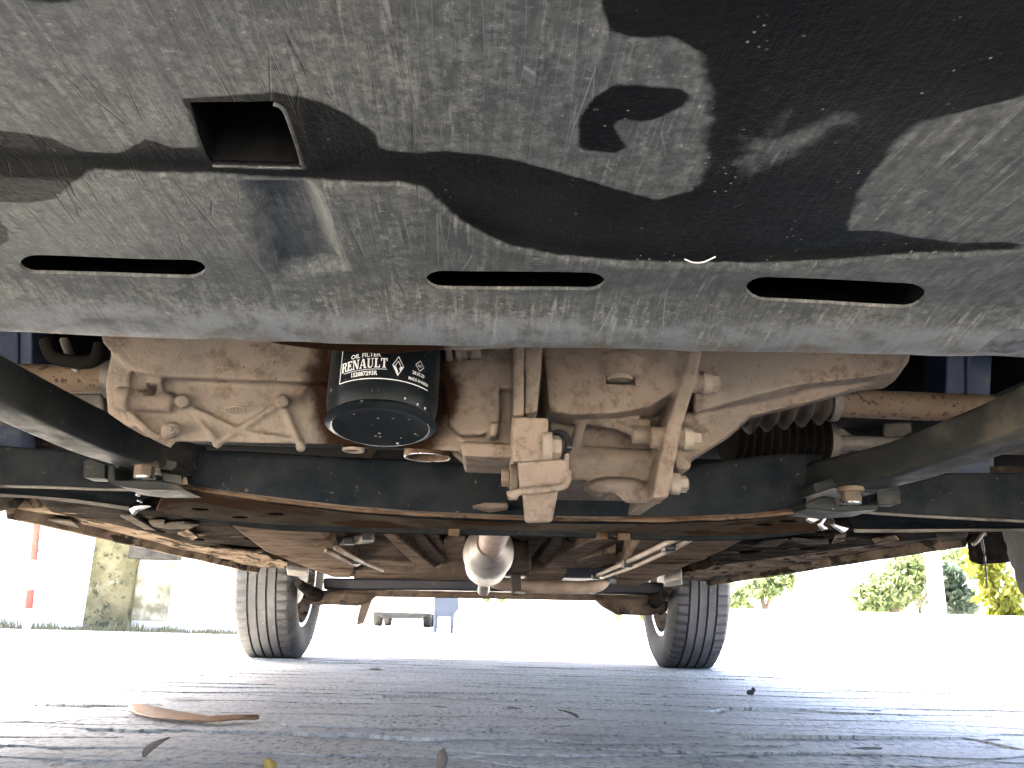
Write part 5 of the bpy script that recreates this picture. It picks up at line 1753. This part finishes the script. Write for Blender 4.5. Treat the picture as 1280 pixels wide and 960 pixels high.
    for sx in (-1, 1):
        for yy in (.62, 2.75):
            bm = bmesh.new()
            xx = xm + sx * (w2 - .09)
            lathe(bm, [(.18, -.09), (.27, -.085), (.285, -.06), (.285, .06), (.27, .085), (.18, .09)], 28, axis='X', c=(xx, Yb + yy, .285))
            part('wheel', bm, M['grey'], e, smooth=40)
        bm = bmesh.new(); box(bm, (xm + sx * (w2 - .16), Yb - .03, .64), (.26, .05, .12))
        part('headlight', bm, M['lens'], e, bevel=0.01)
    bm = bmesh.new(); prism(bm, [(xm - w2 + .08, Yb + .76, .97), (xm + w2 - .08, Yb + .76, .97), (xm + w2 - .12, Yb + 1.22, 1.35), (xm - w2 + .12, Yb + 1.22, 1.35)], (0, -.02, .02))
    part('windscreen', bm, M['glass'], e)
    Yc = 10.8
    xl, xr = at(542, 770, Yc).x, at(567, 770, Yc).x
    e = O('chair', None, loc=((xl + xr) / 2, Yc, 0), label='small blue plastic chair right of the far white car', cat='chair')
    zt, zb = at(555, 730, Yc).z, at(555, 771, Yc).z
    bm = bmesh.new()
    w_ = xr - xl
    arc = [(xl + w_ * .72 + math.cos(a) * w_ * .42, zt - .02 + math.sin(a) * w_ * .62) for a in [math.pi * (1.0 + k / 10) for k in range(11)]]
    prism(bm, [(x, Yc, z) for x, z in ([(xl, zt)] + arc + [(xr + .06, zb + .10), (xr - .02, zb), (xl + .02, zb), (xl, zb + .06)])], (0, 0.03, 0))
    part('side_panel', bm, M['bluechair'], e, bevel=0.006)
    bm = bmesh.new(); box(bm, (xl + .13, Yc + .2, zb + .06), (w_ + .02, .34, .03)); part('seat', bm, M['bluechair'], e, bevel=0.008)
    bm = bmesh.new(); box(bm, (xl + .13, Yc + .38, zb + .26), (w_ + .02, .03, .4)); part('backrest', bm, M['bluechair'], e, bevel=0.008)
    for dx, dy in ((0.02, 0.01), (w_ - .02, .01), (.02, .36), (w_ - .02, .36)):
        bm = bmesh.new(); cyl(bm, (xl + dx, Yc + dy, 0), (xl + dx, Yc + dy, zb + .06), .015, .02, n=8)
        part('leg', bm, M['bluechair'], e, smooth=40)
n_ = N('pale_mossy_patch')
c_ = n_.mix(n_.ramp(n_.noise(7, 7, 0.65), 0.35, 0.65), (0.15, 0.135, 0.075), (0.40, 0.38, 0.28))
n_.color(c_); n_.set('Roughness', 0.9); n_.bump(n_.noise(40, 5), 0.5, 0.008)
M['moss2'] = n_.m
build_yard()

# ------------------------------------------------------------------ litter on the cement
def leaf_obj(name, pix, z, m, label, curl=0.006, cat='leaf'):
    p = [atz(x, y, z) for x, y in pix]
    c = sum(p, V()) / len(p)
    bm = bmesh.new()
    k = len(p) // 2
    top = p[:k]; bot = p[k:][::-1]
    rows = []
    for a, b in zip(top, bot):
        mid = (a + b) / 2 + V((0, 0, -curl * 0.6))
        rows.append([bm.verts.new(a + V((0, 0, curl * .5))), bm.verts.new(mid), bm.verts.new(b)])
    for r0, r1 in zip(rows, rows[1:]):
        for j in range(2):
            bm.faces.new((r0[j], r0[j + 1], r1[j + 1], r1[j]))
    bmesh.ops.translate(bm, verts=bm.verts[:], vec=-V((c.x, c.y, 0)))
    o = O(name, bm, M[m], loc=(c.x, c.y, 0), smooth=True, label=label, cat=cat, group='dry leaves on the cement')
    o.modifiers.new('s', 'SOLIDIFY').thickness = 0.0008
    return o
leaf_obj('dry_leaf', [(160, 882), (172, 882), (195, 886), (230, 893), (262, 898), (292, 896), (324, 896), (324, 897), (292, 899), (262, 902), (225, 900), (190, 897), (172, 893), (162, 888)], 0.007, 'dryleaf', 'long flat orange-brown leaf lying on the cement', 0.005)
def curled_leaf(px, py, Lh, w, lean, m, label, yaw=0):
    b = atz(px, py, 0.004)
    bm = bmesh.new()
    rows = []
    for i in range(7):
        t = i / 6
        wid = w * math.sin(math.pi * min(t * .92 + .06, 1)) + 0.0004
        c = V((lean * t * t * Lh, 0.2 * Lh * t, t * Lh * (1 - .15 * t)))
        rows.append([bm.verts.new(c + V((-wid, .4 * wid, 0))), bm.verts.new(c + V((0, 0, 0))), bm.verts.new(c + V((wid, .5 * wid, 0)))])
    for r0, r1 in zip(rows, rows[1:]):
        for j in range(2):
            bm.faces.new((r0[j], r0[j + 1], r1[j + 1], r1[j]))
    o = O('dry_leaf', bm, M[m], loc=(b.x, b.y, 0.003), rot=(0, 0, R(yaw)), smooth=True, label=label, cat='leaf', group='dry leaves on the cement')
    o.modifiers.new('s', 'SOLIDIFY').thickness = 0.0006
    return o
curled_leaf(180, 945, 0.022, 0.005, 1.0, 'brownleaf', 'small curled brown leaf standing in a pit of the cement')
curled_leaf(551, 966, 0.026, 0.0055, 0.05, 'brownleaf', 'narrow brown leaf standing upright at the bottom edge')
curled_leaf(337, 964, 0.014, 0.006, -.3, 'yellowleaf', 'bright yellow leaf tip at the bottom edge')
curled_leaf(722, 897, 0.014, 0.004, -2.2, 'brownleaf', 'thin split brown leaf in the middle of the cement')
bm = bmesh.new()
p = atz(938, 870, 0.0)
ball(bm, (0, 0, .006), 0.008, (1.1, .9, .8), 2); ball(bm, (0.007, 0, .012), 0.006, (.8, .9, .9), 2)
for v in bm.verts: v.co += V((1, 1, 1)) * 0.0022 * noise.noise(v.co * 220)
O('pebble', bm, M['stone'], loc=(p.x, p.y, 0.001), label='single black pebble on the bright cement', cat='pebble', smooth=30)
